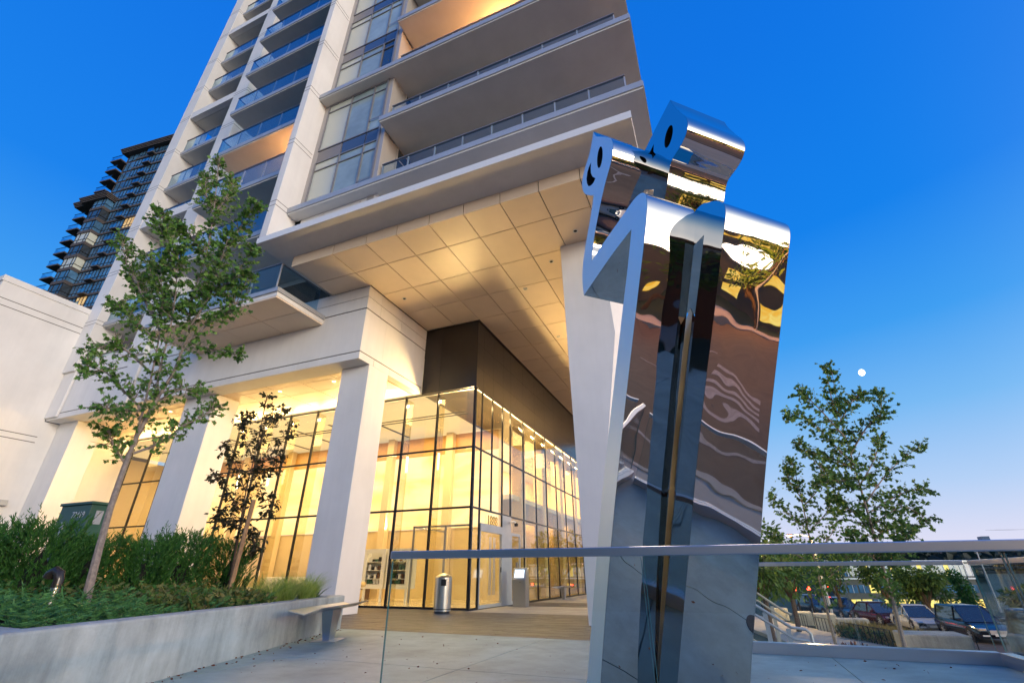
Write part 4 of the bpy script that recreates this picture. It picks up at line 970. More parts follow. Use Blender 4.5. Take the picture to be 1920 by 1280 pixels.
def figure(outline, corners, o0, o1, holes, tagn, m_front, thick=.0):
    ol, sh = crom(outline, corners); N = len(ol)
    me = bpy.data.meshes.new('folded_sheet'); v = [tuple(w3(p, o0)) for p in ol]+[tuple(w3(p, o1)) for p in ol]
    f = [(i, (i+1) % N, N+(i+1) % N, N+i) for i in range(N)]
    me.from_pydata(v, [], f); me.update(); me.shade_smooth(); me.set_sharp_from_angle(angle=R(28))
    sheet = link('folded_sheet', me, m_front, SCU, P0)
    for off, nm, mm in ((o0, 'end_plate', M['plate'] if o0 == 0 else M['plate2']), (o1, 'end_plate', M['plate'])):
        hs = holes if off == o0 else []
        loops = [[Vector((p[0], p[1], 0)) for p in ol]]+[[Vector((p[0], p[1], 0)) for p in h] for h in hs]
        tri = tessellate_polygon(loops); flat = [p for l in loops for p in l]
        o_ = off+(-.002 if off == o0 else .002)
        me = bpy.data.meshes.new(nm); me.from_pydata([tuple(w3(p, o_)) for p in flat], [], [tuple(t) for t in tri]); me.update()
        pl = link(nm, me, mm, SCU, P0)
        for h in hs:
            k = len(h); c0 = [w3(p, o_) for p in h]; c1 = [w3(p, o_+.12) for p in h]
            me = bpy.data.meshes.new('cut_out'); me.from_pydata([tuple(p) for p in c0+c1], [], [(i, (i+1) % k, k+(i+1) % k, k+i) for i in range(k)]+[tuple(range(k, 2*k))]); me.update(); link('cut_out', me, M['dark'], pl, P0)  # black lining paints in the darkness of the hollow behind each hole
    # thin bright weld edge round the end plate
    return sheet
def ell(c, a, b, ang, n=28):
    ca, sa = math.cos(ang), math.sin(ang); return [Vector((c[0]+a*math.cos(t)*ca-b*math.sin(t)*sa, c[1]+a*math.cos(t)*sa+b*math.sin(t)*ca)) for t in [2*math.pi*i/n for i in range(n)]]
O1 = [(.96, 5.29), (1.0, 5.17), (1.09, 5.06), (1.18, 4.95), (1.245, 4.85), (1.26, 4.76), (1.24, 4.67), (1.19, 4.58), (1.12, 4.50), (1.05, 4.42), (.97, 4.31), (.89, 4.18), (.80, 4.03), (.735, 3.89), (.675, 3.73),
      (.92, 3.785), (1.19, 3.83), (1.38, 3.865), (1.48, 3.87), (1.555, 3.84), (1.59, 3.78), (1.585, 3.69), (1.55, 3.57), (1.475, 3.37), (1.22, 2.765), (.92, 2.04), (.73, 1.56), (.54, 1.05), (.385, .60), (.26, .21), (.19, -.01),
      (-.02, -.01), (.06, .19), (.19, .59), (.34, 1.05), (.60, 1.76), (.82, 2.31), (1.09, 2.97), (1.22, 3.28), (1.345, 3.61), (1.06, 3.57), (.78, 3.51), (.48, 3.44), (.475, 3.60), (.50, 3.76), (.585, 3.97), (.70, 4.18), (.79, 4.36), (.835, 4.47),
      (.78, 4.515), (.70, 4.60), (.65, 4.69), (.635, 4.79), (.66, 4.88), (.74, 4.98), (.84, 5.07), (.91, 5.18)]
C1 = {0, 14, 30, 31, 39, 42, 48}
eye1 = ell((1.02, 4.83), .128, .055, math.atan2(.24, .05)); 
mouth1 = [Vector(p) for p in ((.855, 4.925), (.835, 4.86), (.83, 4.79), (.85, 4.72), (.90, 4.645), (.865, 4.625), (.83, 4.625), (.79, 4.64), (.755, 4.67), (.735, 4.73), (.735, 4.80), (.765, 4.87), (.81, 4.91))]
figure(O1, C1, 0, .5, [eye1, mouth1], 1, M['mirror'])
O2 = [(1.62, 5.22), (1.645, 5.10), (1.695, 4.95), (1.74, 4.83), (1.755, 4.74), (1.74, 4.67), (1.69, 4.605), (1.61, 4.56), (1.53, 4.535), (1.47, 4.51), (1.42, 4.44), (1.35, 4.30), (1.27, 4.15), (1.16, 3.93), (1.06, 3.72), (.98, 3.52),
      (1.22, 3.62), (1.46, 3.72), (1.66, 3.765), (1.76, 3.725), (1.84, 3.67), (1.89, 3.60), (1.895, 3.52), (1.855, 3.41), (1.78, 3.25), (1.56, 2.75), (1.31, 2.20), (1.06, 1.62), (.85, 1.09), (.66, .62), (.50, .21), (.43, -.01),
      (.22, -.01), (.36, .40), (.62, 1.06), (.87, 1.67), (1.09, 2.19), (1.33, 2.76), (1.50, 3.14), (1.64, 3.47), (1.36, 3.43), (1.08, 3.36), (.79, 3.28), (.79, 3.45), (.84, 3.66), (.94, 3.92), (1.05, 4.14), (1.13, 4.32), (1.17, 4.42),
      (1.12, 4.46), (1.05, 4.54), (1.02, 4.62), (1.03, 4.74), (1.07, 4.86), (1.14, 5.0), (1.36, 5.11)]
C2 = {0, 15, 31, 32, 39, 42, 48, 54}
eye2 = ell((1.50, 4.82), .115, .06, math.atan2(.16, .13) if 0 else math.atan2(.20, .10))
mouth2 = [Vector(p) for p in ((1.29, 4.945), (1.265, 4.86), (1.29, 4.79), (1.24, 4.80), (1.19, 4.86), (1.20, 4.90))]
figure(O2, C2, .5, 1.2, [eye2, mouth2], 2, M['mirror'])
# inner fold closing the gap between the two pairs of legs
fp = [(-.1, 0), (.235, 0), (.375, .4), (.635, 1.06), (.885, 1.67), (1.105, 2.19), (1.345, 2.76), (1.30, 2.95), (1.1, 2.75), (.8, 2.1), (.5, 1.4), (.2, .7)]
me = bpy.data.meshes.new('inner_fold'); tri = tessellate_polygon([[Vector((a, b, 0)) for a, b in fp]]); me.from_pydata([tuple(w3(p, .53)) for p in fp]+[tuple(w3(p, .538)) for p in fp], [], [tuple(t) for t in tri]+[tuple(i+12 for i in t) for t in tri]+[(i, (i+1) % 12, 12+(i+1) % 12, 12+i) for i in range(12)]); me.update()
link('inner_fold', me, M['fold'], SCU, P0)
# seam where the two figures are welded
sl = MB().tube([w3((1.2, 4.86), .505)+P0, w3((1.24, 4.72), .505)+P0, w3((1.17, 4.55), .505)+P0], .004, 6).build('weld_seam', M['steel'], SCU)
fl = MB(); 0 and fl.prism([tuple((P0+Fv*a+Ev*b)[:2]) for a, b in ((-.15, -.12), (.62, -.12), (.62, 1.32), (-.15, 1.32))], 0.0, .015)

# ================================================================== BROWN TOWER behind
BT = thing('brown_tower', 'distant dark brown residential tower with stacked corner balconies behind the white wing', 'building', (-100, 34, -2.6))
BT.rotation_euler.z = R(7.0)
def tb(name, x0, x1, y0, y1, z0, z1, m, par=BT):
    key = ('bt', round(x1-x0, 3), round(y1-y0, 3), round(z1-z0, 3), m.name, name)
    if key not in CACHE:
        q = MB().box(-(x1-x0)/2, (x1-x0)/2, -(y1-y0)/2, (y1-y0)/2, -(z1-z0)/2, (z1-z0)/2); me = bpy.data.meshes.new(name); me.from_pydata(q.v, [], q.f); me.update(); me.materials.append(m); CACHE[key] = me
    o = bpy.data.objects.new(name, CACHE[key]); COL.objects.link(o); o.parent = par; c = Vector(((x0+x1)/2, (y0+y1)/2, (z0+z1)/2))
    o.location = c-BTL.get(par, Vector((0, 0, 0))); BTL[o] = c; return o
BTL = {}
H0 = 2.9
tb('core', -4.2, 14, .6, 14, 0, 84.5, M['brown']); 
tb('core_low', -7.2, -4.21, 1.6, 14, 0, 71.5, M['brown'])
rb = random.Random(8)
for k in range(10, 29):
    z = k*H0+1.0
    top = k > 23
    if not top:
        # left bay: projecting corner balcony
        s = tb('balcony', -10.2, -7.2, -.2, 2.6, z, z+.28, M['brown'])
        tb('guard_glass', -10.15, -7.3, -.15, -.12, z+.3, z+1.3, M['bglass'], s); tb('guard_glass', -10.15, -10.12, -.1, 2.5, z+.3, z+1.3, M['bglass'], s); tb('rail', -10.18, -7.2, -.2, -.12, z+1.3, z+1.38, M['black'], s)
        # left window band
        w = tb('spandrel_band', -7.2, -4.0, .35, 1.6, z-.1, z+.5, M['brown'])
        g = tb('window', -7.1, -4.1, .62, 1.6, z+.5, z+2.8, M['blueglass'])
        for x in (-7.1, -6.3, -5.2, -4.15): tb('mullion', x-.05, x+.05, .56, .62, z+.5, z+2.8, M['black'], g)
        tb('mullion', -7.1, -4.1, .56, .62, z+1.1, z+1.2, M['black'], g)
        # protruding bay with pale blinds
        w = tb('spandrel_band', -4.0, -.6, -1.2, .58, z-.1, z+.55, M['brown'])
        lit = False
        g = tb('window', -3.9, -.7, -1.05, .58, z+.55, z+2.8, [M['blueglass'], M['dglass'], M['blind'], M['dglass']][rb.randrange(4)] if not lit else M['litwin2'])
        for x in (-3.9, -3.0, -1.5, -.75): tb('mullion', x-.05, x+.05, -1.12, -1.05, z+.55, z+2.8, M['black'], g)
        tb('mullion', -3.9, -.7, -1.12, -1.05, z+1.2, z+1.3, M['black'], g); tb('mullion', -.70, -.62, -1.05, .5, z+1.2, z+1.3, M['black'], g)
    else:
        s = tb('balcony', -6.6, -3.6, -.8, 2.2, z, z+.28, M['brown']); tb('guard_glass', -6.55, -3.7, -.75, -.72, z+.3, z+1.3, M['bglass'], s); tb('rail', -6.58, -3.6, -.8, -.72, z+1.3, z+1.38, M['black'], s); tb('guard_glass', -6.55, -6.52, -.7, 2.1, z+.3, z+1.3, M['bglass'], s)
        g = tb('window', -3.4, -.7, .45, .6, z+.5, z+2.8, M['blueglass'])
        for x in (-3.4, -2.2, -.75): tb('mullion', x-.05, x+.05, .4, .45, z+.5, z+2.8, M['black'], g)
    # right window wall
    w = tb('spandrel_band', -.5, 13.5, .1, .6, z-.1, z+.35, M['brown'])
    lit = rb.random() < .2
    for j in range(5):
        x = -.4+j*2.7; g = tb('window', x, x+2.55, .3, .6, z+.35, z+2.8, M['litwin2'] if (rb.random() < .04) else M['blueglass'])
        for q in (0, .85, 1.7, 2.55): tb('mullion', x+q-.05, x+q+.05, .24, .3, z+.35, z+2.8, M['black'], g)
        tb('mullion', x, x+2.55, .24, .3, z+1.0, z+1.1, M['black'], g)
    s = tb('small_balcony', 3.2, 4.9, -.6, .1, z, z+.22, M['brown']); tb('guard_glass', 3.25, 4.85, -.58, -.55, z+.22, z+1.2, M['bglass'], s); tb('rail', 3.2, 4.9, -.62, -.55, z+1.2, z+1.28, M['black'], s)
for (x0, x1, y0, z) in ((-10.6, -7.0, -.6, 70.7), (-7.2, -.3, -1.6, 70.2), (-4.6, 14, -.6, 84.4)):
    for q in range(4): tb('cornice', x0-.12*q, x1+.12*q, y0-.12*q, 4, z+.28*q, z+.28*q+.2, M['brown'])

# ================================================================== MOON
md = Vector((.272, .910, .310)).normalized()*1500
mo = thing('moon', 'bright gibbous moon in the blue dusk sky above the slender maple', 'moon', tuple(md))
q = MB()
import bmesh as _b
b_ = _b.new(); _b.ops.create_uvsphere(b_, u_segments=24, v_segments=12, radius=9.5); me = bpy.data.meshes.new('moon_disc'); b_.to_mesh(me); b_.free(); me.shade_smooth()
me.materials.append(M['moonm']); o = link('moon_globe', me, None, mo, md); o.scale = (.72, .85, .85)

# ================================================================== things on the balconies
def patio_chair(x, y, z, rz, label, m):
    t = thing('patio_chair', label, 'chair', (x, y, z), 'chairs on the tower balconies'); t.rotation_euler.z = rz
    def pt(q, nm): o = q.build(nm, m, None); o.parent = t; o.location = (0, 0, 0)
    pt(MB().box(-.25, .25, -.25, .25, .42, .46), 'seat'); pt(MB().box(-.25, .25, .22, .26, .46, .95), 'backrest')
    for a in (-.23, .23):
        for b in (-.23, .23): pt(MB().box(a-.015, a+.015, b-.015, b+.015, 0, .42), 'leg')
    for a in (-.25, .22): pt(MB().box(a, a+.03, -.25, .25, .64, .67), 'armrest')
def pot_plant(x, y, z, label, seed):
    rnd = random.Random(seed); t = thing('potted_plant', label, 'plant', (x, y, z), 'potted plants on the tower balconies'); MB().lathe([(.13, 0), (.18, .32), (.15, .32)], (x, y, z), 14).build('pot', M['frame'], t)
    lv = Leaves(OVAL_SH)
    for i in range(160): dv = Vector((rnd.gauss(0, 1), rnd.gauss(0, 1), abs(rnd.gauss(0, 1)))).normalized()*rnd.random()**.5; lv.add(Vector((x, y, z+.35))+Vector((dv.x*.28, dv.y*.28, dv.z*.5)), dv+Vector((0, 0, .5)), .13, rnd)
    lv.build('foliage', M['bgleaf'], t)
def zt(k): return ZF(k)+.24
for (x, y, k, rz, l, m) in ((-24.3, 10.9, 1, .4, 'chair on the second balcony of the left bay', M['white']), (-23.4, 10.9, 3, 2.6, 'white chair on the fourth balcony of the left bay', M['white']), (-16.2, 9.1, 3, .3, 'dark chair on a middle bay balcony above the lit ceiling', M['frame']), (-14.5, 9.0, 4, 2.9, 'dark chair one balcony higher in the middle bay', M['frame']), (-6.6, 8.8, 0, .2, 'pale chair at the left end of the lowest broad balcony', M['white']), (-5.6, 8.8, 1, 2.8, 'chair at the left end of the second broad balcony', M['frame'])): patio_chair(x, y, zt(k), rz, l, m)
for i, (x, y, k, l) in enumerate(((-22.3, 10.8, 1, 'potted plant beside the chair in the left bay'), (-24.7, 10.8, 4, 'potted plant high up in the left bay'), (-12.6, 8.8, 2, 'potted plant on the balcony with the glowing ceiling below'), (-16.9, 8.8, 4, 'potted plant at the left end of a middle bay balcony'), (-3.0, 8.75, 0, 'potted plant on the lowest broad balcony'))): pot_plant(x, y, zt(k), l, 300+i)
# leaf litter on the plaza
rnd = random.Random(55); lt = Leaves(OVAL_SH)
for i in range(150): lt.add(Vector((rnd.uniform(-5.6, 2.4), rnd.uniform(3.4, 8.0), .006)), Vector((rnd.gauss(0, 1), rnd.gauss(0, 1), .05)), rnd.uniform(.015, .04), rnd)
for i in range(120): u = rnd.random(); lt.add(Vector((A0[0], A0[1], .006))+d3*6.7*u-n3*abs(rnd.gauss(0, .12)), Vector((rnd.gauss(0, 1), rnd.gauss(0, 1), .05)), rnd.uniform(.02, .05), rnd)
tag(lt.build('leaf_litter', M['rleafred']), 'tiny dry leaves scattered over the plaza paving', 'leaves', kind='stuff')

# ================================================================== STREET SIDE, background
def car(label, x, y, z, rz, body, L=4.7, Wd=1.86, Hh=1.68, name='parked_car', suv=True, group='cars parked along the street'):
    t = thing(name, label, 'car', (x, y, z), group); t.rotation_euler.z = rz
    def pt(mb, nm, m, par=None, bev=0, sm=False):
        o = mb.build(nm, m, None, sm=sm, bevel=bev); o.parent = par or t; o.location = (0, 0, 0); return o
    # side profile along x (front at +x), lofted with narrower top
    hb = Hh*.56; g = .22
    st = [(-L/2, .45, .62), (-L/2+.08, g, hb*.98), (-L*.36, g, hb), (0, g, hb*.97), (L*.2, g, hb*.95), (L*.28, g, hb*.93), (L*.42, g, hb*.80), (L/2-.04, g+.05, hb*.66), (L/2, .42, hb*.5)]
    mb = MB(); n = 8
    for i, (px, z0, z1) in enumerate(st):
        w = Wd/2*(1 if 0 < i < len(st)-2 else (.93 if i == len(st)-2 else .86)); 
        ring = [(-w*.93, z0), (-w, z0+.16), (-w, z1-.14), (-w*.90, z1), (w*.90, z1), (w, z1-.14), (w, z0+.16), (w*.93, z0)]
        mb.v += [(px, a, b) for a, b in ring]
    for i in range(len(st)-1):
        for k in range(n): mb.f.append((i*n+k, i*n+(k+1) % n, (i+1)*n+(k+1) % n, (i+1)*n+k))
    mb.f += [tuple(range(n)), tuple((len(st)-1)*n+k for k in range(n))[::-1]]
    bd = pt(mb, 'body', body, sm=True)
    # cabin
    rb_, rf = (-L*.46, L*.02) if suv else (-L*.28, -L*.0)
    base_b, base_f = (-L*.485, L*.25) if suv else (-L*.44, L*.24)
    def frus(s, zt, zb, m, nm, e=0):
        w0, w1 = Wd/2*.90-e, Wd/2*.72-e; q = MB()
        q.v = [(base_b+e, -w0, zb), (base_f-e, -w0, zb), (base_f-e, w0, zb), (base_b+e, w0, zb), (rb_+e, -w1, zt), (rf-e, -w1, zt), (rf-e, w1, zt), (rb_+e, w1, zt)]
        q.f = [(3, 2, 1, 0), (4, 5, 6, 7), (0, 1, 5, 4), (1, 2, 6, 5), (2, 3, 7, 6), (3, 0, 4, 7)]; return pt(q, nm, m, bev=.05)
    frus(1, Hh-.06, hb-.04, M['dglass'], 'windows', .01)
    q = MB(); w1 = Wd/2*.74
    q.v = [(rb_-.05, -w1, Hh-.07), (rf+.05, -w1, Hh-.07), (rf+.05, w1, Hh-.07), (rb_-.05, w1, Hh-.07), (rb_+.15, -w1*.88, Hh), (rf-.15, -w1*.88, Hh), (rf-.15, w1*.88, Hh), (rb_+.15, w1*.88, Hh)]
    q.f = [(3, 2, 1, 0), (4, 5, 6, 7), (0, 1, 5, 4), (1, 2, 6, 5), (2, 3, 7, 6), (3, 0, 4, 7)]; pt(q, 'roof', body, bev=.02)
    for sy in (-1, 1):      # pillars
        q = MB()
        for xb_, xt in ((base_f, rf), (0, -.05), (base_b+.1, rb_+.05)):
            q.tube([(xb_-.02, sy*Wd/2*.905, hb-.03), (xt, sy*Wd/2*.735, Hh-.05)], .035, 5)
        pt(q, 'pillar', body)
        q = MB().box(L*.17, L*.25, sy*(Wd/2+.02) if sy > 0 else -Wd/2-.2, Wd/2+.2 if sy > 0 else -Wd/2-.02, hb-.02, hb+.16); pt(q, 'mirror', body, bev=.03)
        for wx in (-L*.30, L*.31):
            q = MB(); r_ = .35
            for px2, rr2 in ((0, 1),):
                N = 22
                pr = [(.0, .12), (r_*.62, .12), (r_*.66, .10), (r_, .11), (r_, -.11), (0, -.11)]
                vv = []
                for (ra, off) in pr:
                    for k in range(N): a = 2*math.pi*k/N; vv.append((wx+ra*math.cos(a), sy*(Wd/2-.1+off), r_+ra*math.sin(a)))
                q.v = vv
                for i in range(len(pr)-1):
                    for k in range(N): q.f.append((i*N+k, i*N+(k+1) % N, (i+1)*N+(k+1) % N, (i+1)*N+k))
            w_ = pt(q, 'wheel', M['ink'])
            q = MB()
            for k in range(7):
                a = 2*math.pi*k/7; q.tube([(wx, sy*(Wd/2+.025), r_), (wx+.21*math.cos(a), sy*(Wd/2+.025), r_+.21*math.sin(a))], .03, 4)
            pt(q, 'rim', M['edge'], w_)
            q = MB(); aa = [2*math.pi*k/24 for k in range(13)]
            q.v = [(wx+(r_+.07)*math.cos(a), sy*(Wd/2+.004), r_+(r_+.07)*math.sin(a)) for a in aa]; q.f = [tuple(range(13))]; pt(q, 'wheel_arch', M['ink'])
        q = MB().box(L/2-.32, L/2-.03, sy*Wd*.27 if sy > 0 else -Wd*.46, Wd*.46 if sy > 0 else -Wd*.27, hb*.60, hb*.76); pt(q, 'headlight', M['steel'], bev=.03)
        q = MB().box(L/2-.08, L/2+.012, sy*Wd*.25 if sy > 0 else -Wd*.42, Wd*.42 if sy > 0 else -Wd*.25, .34, .42); pt(q, 'fog_light', M['white'])
    pt(MB().box(L/2-.03, L/2+.02, -Wd*.22, Wd*.22, hb*.45, hb*.66), 'grille', M['edge']); pt(MB().box(L/2-.02, L/2+.03, -.25, .25, .36, .48), 'number_plate', M['white'])
    return t
navy = mat('dark_navy_paint', (.012, .018, .035), .12, spec=.9); wht = mat('white_car_paint', (.45, .44, .40), .2); maroon = mat('maroon_paint', (.035, .006, .010), .18); grey = mat('dark_grey_paint', (.04, .045, .05), .18); blu = mat('blue_car_paint', (.02, .05, .11), .18)
fr_ = R(-84)
car('dark navy sport utility car nearest along the street, facing the camera', 12.9, 40.2, -2.5, fr_, navy, 4.8, 1.95, 1.75)
car('white parked car just left of the navy one', 11.4, 44.6, -2.5, R(-86), wht, 4.6, 1.85, 1.55, suv=False)
car('maroon parked car half hidden by the street tree', 10.2, 49.2, -2.5, R(-70), maroon, 4.6, 1.85, 1.5, suv=False)
car('dark blue parked car left of the street tree', 8.6, 54, -2.5, R(-72), blu, 4.7, 1.85, 1.6)
car('dark grey parked car, farthest left in the row', 7.3, 60, -2.5, R(-72), grey, 4.7, 1.85, 1.6)
car('big blue-grey van at the right edge seen through two layers of glass', 12.0, 27.5, -2.5, R(-80), blu, 5.4, 2.0, 2.1)
car('dark car on the far side of the road', 27, 15, -2.5, R(90), grey, 4.7, 1.85, 1.5, suv=False); car('white car waiting on the far side of the road', 26.6, -6, -2.5, R(92), wht, 4.7, 1.85, 1.5, suv=False)

# concrete seat walls and little fences along the path
W_ = [((6.9, 30.0), (9.5, 30.3), 2.2, .95), ((5.6, 37.9), (7.3, 38.1), 1.2, 1.0), ((4.9, 41.6), (6.2, 41.8), 1.6, 1.0), ((4.2, 45.3), (5.2, 45.4), 1.4, .9), ((2.9, 49.5), (4.0, 49.6), 1.4, .9)]
wlab = ['largest cream concrete block wall right of the street tree', 'cream concrete block beside the path near the long fence', 'cream concrete block at the middle of the path', 'small cream concrete block farther along the path', 'farthest cream concrete block on the path']
for (a, b, dp, h_), l in zip(W_, wlab):
    t = thing('concrete_block', l, 'planter', (a[0], a[1], -2.5), 'cream concrete blocks by the path')
    MB().prism([a, b, (b[0]+.1, b[1]+dp), (a[0]+.1, a[1]+dp)], -2.5, -2.5+h_).build('block', M['cream'], t, bevel=.06)
def fence(label, a, b, h_=.75):
    t = thing('metal_fence', label, 'fence', (a[0], a[1], -2.5), 'low black fences by the path'); A = Vector((*a, -2.4)); B = Vector((*b, -2.4)); n = max(4, int((B-A).length/.45))
    MB().tube([A+Vector((0, 0, h_)), B+Vector((0, 0, h_))], .02, 5).build('rail', M['black'], t)
    for i in range(n+1):
        p = A.lerp(B, i/n); MB().box(p.x-.018, p.x+.018, p.y-.018, p.y+.018, -2.5, -2.4+h_).build('picket', M['black'], t)
fence('low black fence nearest the street tree', (7.1, 33.2), (5.7, 37.7)); fence('low black fence in the middle of the path', (5.5, 39.3), (4.9, 41.6)); fence('farthest low black fence by the path', (4.5, 43.0), (4.0, 45.3)); fence('low black fence along the road in front of the white car', (7.5, 34.5), (10.5, 33.2), .5)
rnd = random.Random(77)
gr = Leaves(BLADE_SH)
for i in range(2600):
    u = rnd.random(); p = Vector((7.6-1.9*u+rnd.uniform(-.2, 1.4), 33.3+4.6*u+rnd.uniform(-.3, .6), -2.45)); gr.add(p, Vector((rnd.gauss(0, .35), rnd.gauss(0, .35), 1)), rnd.uniform(.4, 1.0), rnd)
tag(gr.build('tall_dry_grass', M['wheat']), 'tall yellow ornamental grass behind the low black fence', 'grass', kind='stuff')
sh = Leaves(OVAL_SH)
for i in range(2200):
    u = rnd.random(); p = Vector((8.0-2.2*u+rnd.uniform(-.5, .5), 33.0+4.6*u+rnd.uniform(-.3, .3), -2.4+rnd.uniform(0, .55))); sh.add(p, Vector((rnd.gauss(0, 1), rnd.gauss(0, 1), .5)), .16, rnd)
tag(sh.build('green_verge_cover', M['bgleaf']), 'green shrubs filling the strip behind the low fence', 'ground cover', kind='stuff')
for i, (x, y, l) in enumerate(((1.9, 12.2, 'red-leaved low shrub at the foot of the stairs'), (3.4, 16.5, 'small red-leaved shrub near the base of the street tree'))):
    t = thing('red_shrub', l, 'shrub', (x, y, -1.5), 'red shrubs by the stairs'); lv = Leaves(OVAL_SH)
    for k in range(900):
        dv = Vector((rnd.gauss(0, 1), rnd.gauss(0, 1), rnd.gauss(0, 1))).normalized()*rnd.random()**.4; lv.add(Vector((x, y, -.62-i*1.0))+Vector((dv.x*.6, dv.y*.5, dv.z*.33)), dv+Vector((0, 0, .3)), .09, rnd)
    lv.build('foliage', M['rleafred'], t)
mh = thing('drain_cover', 'small round metal drain cover set in the plaza paving', 'drain cover', (1.0, 4.9, 0)); MB().lathe([(.14, 0), (.14, .008), (.11, .010)], (1.0, 4.9, 0), 24).build('lid', M['joint'], mh)
tag(MB().box(1.0, 3.6, 11.5, 14, -2.6, -1.0).build('landing', M['cream']), kind='structure')

# leafy trees on the street side
TL = [(1.6, 33, 7.0, 2.6, 'bushy tree right behind the sculpture edge'), (3.6, 40, 6.3, 2.4, 'tree behind the stair rails'), (0.2, 46, 8.5, 3.2, 'taller tree farther behind the sculpture edge'), (8.4, 53, 5.6, 2.3, 'tree above the dark blue parked car'), (11.9, 52.5, 5.0, 2.2, 'leafy tree behind the slender maple trunk'), (13.6, 49.5, 3.9, 1.5, 'bright green tree over the white parked car'), (5.5, 60, 7.5, 3.0, 'tree at the far end of the path'), (-1.5, 62, 10, 4.0, 'large tree closing the view behind the stairs'), (17, 62, 3.6, 2.0, 'tree left of the dark poplar'), (23, 58, 2.4, 1.7, 'low tree in front of the office building')]
for i, (x, y, h_, r_, l) in enumerate(TL): bush_tree(x, y, -2.6, h_, r_, 100+i, l, 'leafy trees along the street', .30, 1700)
bush_tree(36.5, 113, -9.6, 12.0, 2.3, 140, 'dark columnar poplar in front of the office windows', None, .5, 2600, 'poplar_tree', True, m=M['yew'])
# trees reflected in the steel, across the road
for i in range(11):
    y = -34+i*7.5; x = 40+3*math.sin(i*2.1); bush_tree(x, y, -2.6, 6.5+2.2*math.sin(i*1.7), 3.0, 160+i, 'street tree across the road, %s counted from the south' % ['first', 'second', 'third', 'fourth', 'fifth', 'sixth', 'seventh', 'eighth', 'ninth', 'tenth', 'eleventh'][i], 'trees across the road', .4, 900)
for i in range(9): bush_tree(-26+i*6.5, -24-2*math.sin(i), -2.6, 10+2*math.sin(i*2.3), 4.2, 260+i, 'unseen leafy tree added behind the plaza, %s from the west' % ['first', 'second', 'third', 'fourth', 'fifth', 'sixth', 'seventh', 'eighth', 'ninth'][i], 'unseen trees added behind the plaza', .55, 900)  # row added out of view to darken what the near glass reflects
sb = thing('added_brick_building', 'unseen long low brick building with a few lit windows, added behind the plaza to darken reflections', 'building', (0, -34, -2.6))  # unseen block added to keep bright sky out of the guard glass reflection
MB().box(-70, 70, -44, -34, -2.6, 7.2).build('wall', M['redroof'], sb)
for i in range(22): box('window', -66+i*6.1, -63.4+i*6.1, -33.99, -33.9, 1.2, 3.4, M['litwin2'] if i % 5 == 2 else M['dglass'], sb); box('window', -66+i*6.1, -63.4+i*6.1, -33.99, -33.9, 4.4, 6.2, M['dglass'], sb)
lowb = thing('lit_shop_building', 'low building across the road with glowing yellow windows', 'building', (50, -10, -2.6))
MB().box(48, 60, -30, 22, -2.6, 3.2).build('wall', M['office'], lowb)
for i in range(9):
    for j in range(2): box('window', 47.9, 47.98, -28+i*5.4, -24.6+i*5.4, -1.6+2.4*j, -.1+2.4*j, M['litwin'], lowb)
b3 = thing('grey_block_building', 'grey mid-rise block across the road beyond the trees', 'building', (70, 30, -2.6))
MB().box(62, 80, 26, 60, -2.6, 7).build('wall', M['office'], b3)
for i in range(6):
    for j in range(3): box('window', 61.9, 61.98, 28+i*5.2, 31.4+i*5.2, -.6+2.6*j, .9+2.6*j, M['blueglass'], b3)
# office building
OB = thing('office_building', 'long concrete office building with lit yellow ribbon windows down the hill', 'building', (46, 180, -12))
OB.rotation_euler.z = R(22)
def ob(name, x0, x1, y0, y1, z0, z1, m, par=OB): return tb(name, x0, x1, y0, y1, z0, z1, m, par)
ob('wall', -21, 20, 0, 20, -4, 16.0, M['office'])
ob('roof', -21.5, 20.5, -.5, 20.5, 16.0, 16.5, M['edge'])
fl_ = [(.2, 2.4), (4.6, 6.6), (8.2, 10.2), (12.4, 15.6)]
for j, (za, zb) in enumerate(fl_):
    n = 26 if j == 3 else 13; w = 40/n
    for i in range(n):
        x = -20+i*w; lit = (j == 1 and i % 4 != 3) or (j == 2 and i in (3, 8)) or (j == 3 and i % 5 == 1) or (j == 0 and i % 3 == 0)
        g = ob('window', x+.25*(j != 3), x+w-.25, -.12, -.01, za, zb, M['litwin'] if lit else M['blueglass'])
        if j != 3: ob('frame', x+w/2-.05, x+w/2+.05, -.2, -.13, za, zb, M['white'], g)
        else: ob('frame', x+w-.25, x+w-.05, -.2, -.12, za, zb, M['white'], g)
ob('ledge', -21, 20, -.6, 0, 11.6, 12.0, M['white'])
# tan building to the right through the side guard
tbld = thing('tan_building', 'tan flat-roofed building seen through the right glass guard', 'building', (58, 120, -12))
MB().box(50, 80, 118, 140, -14, 1.0).build('wall', M['cream'], tbld); MB().box(49.8, 80.2, 117.8, 140, 1.0, 1.5).build('roof', M['redroof'], tbld); MB().box(60, 62.2, 117.9, 117.99, -1.8, -.5).build('round_emblem', M['office'], tbld)
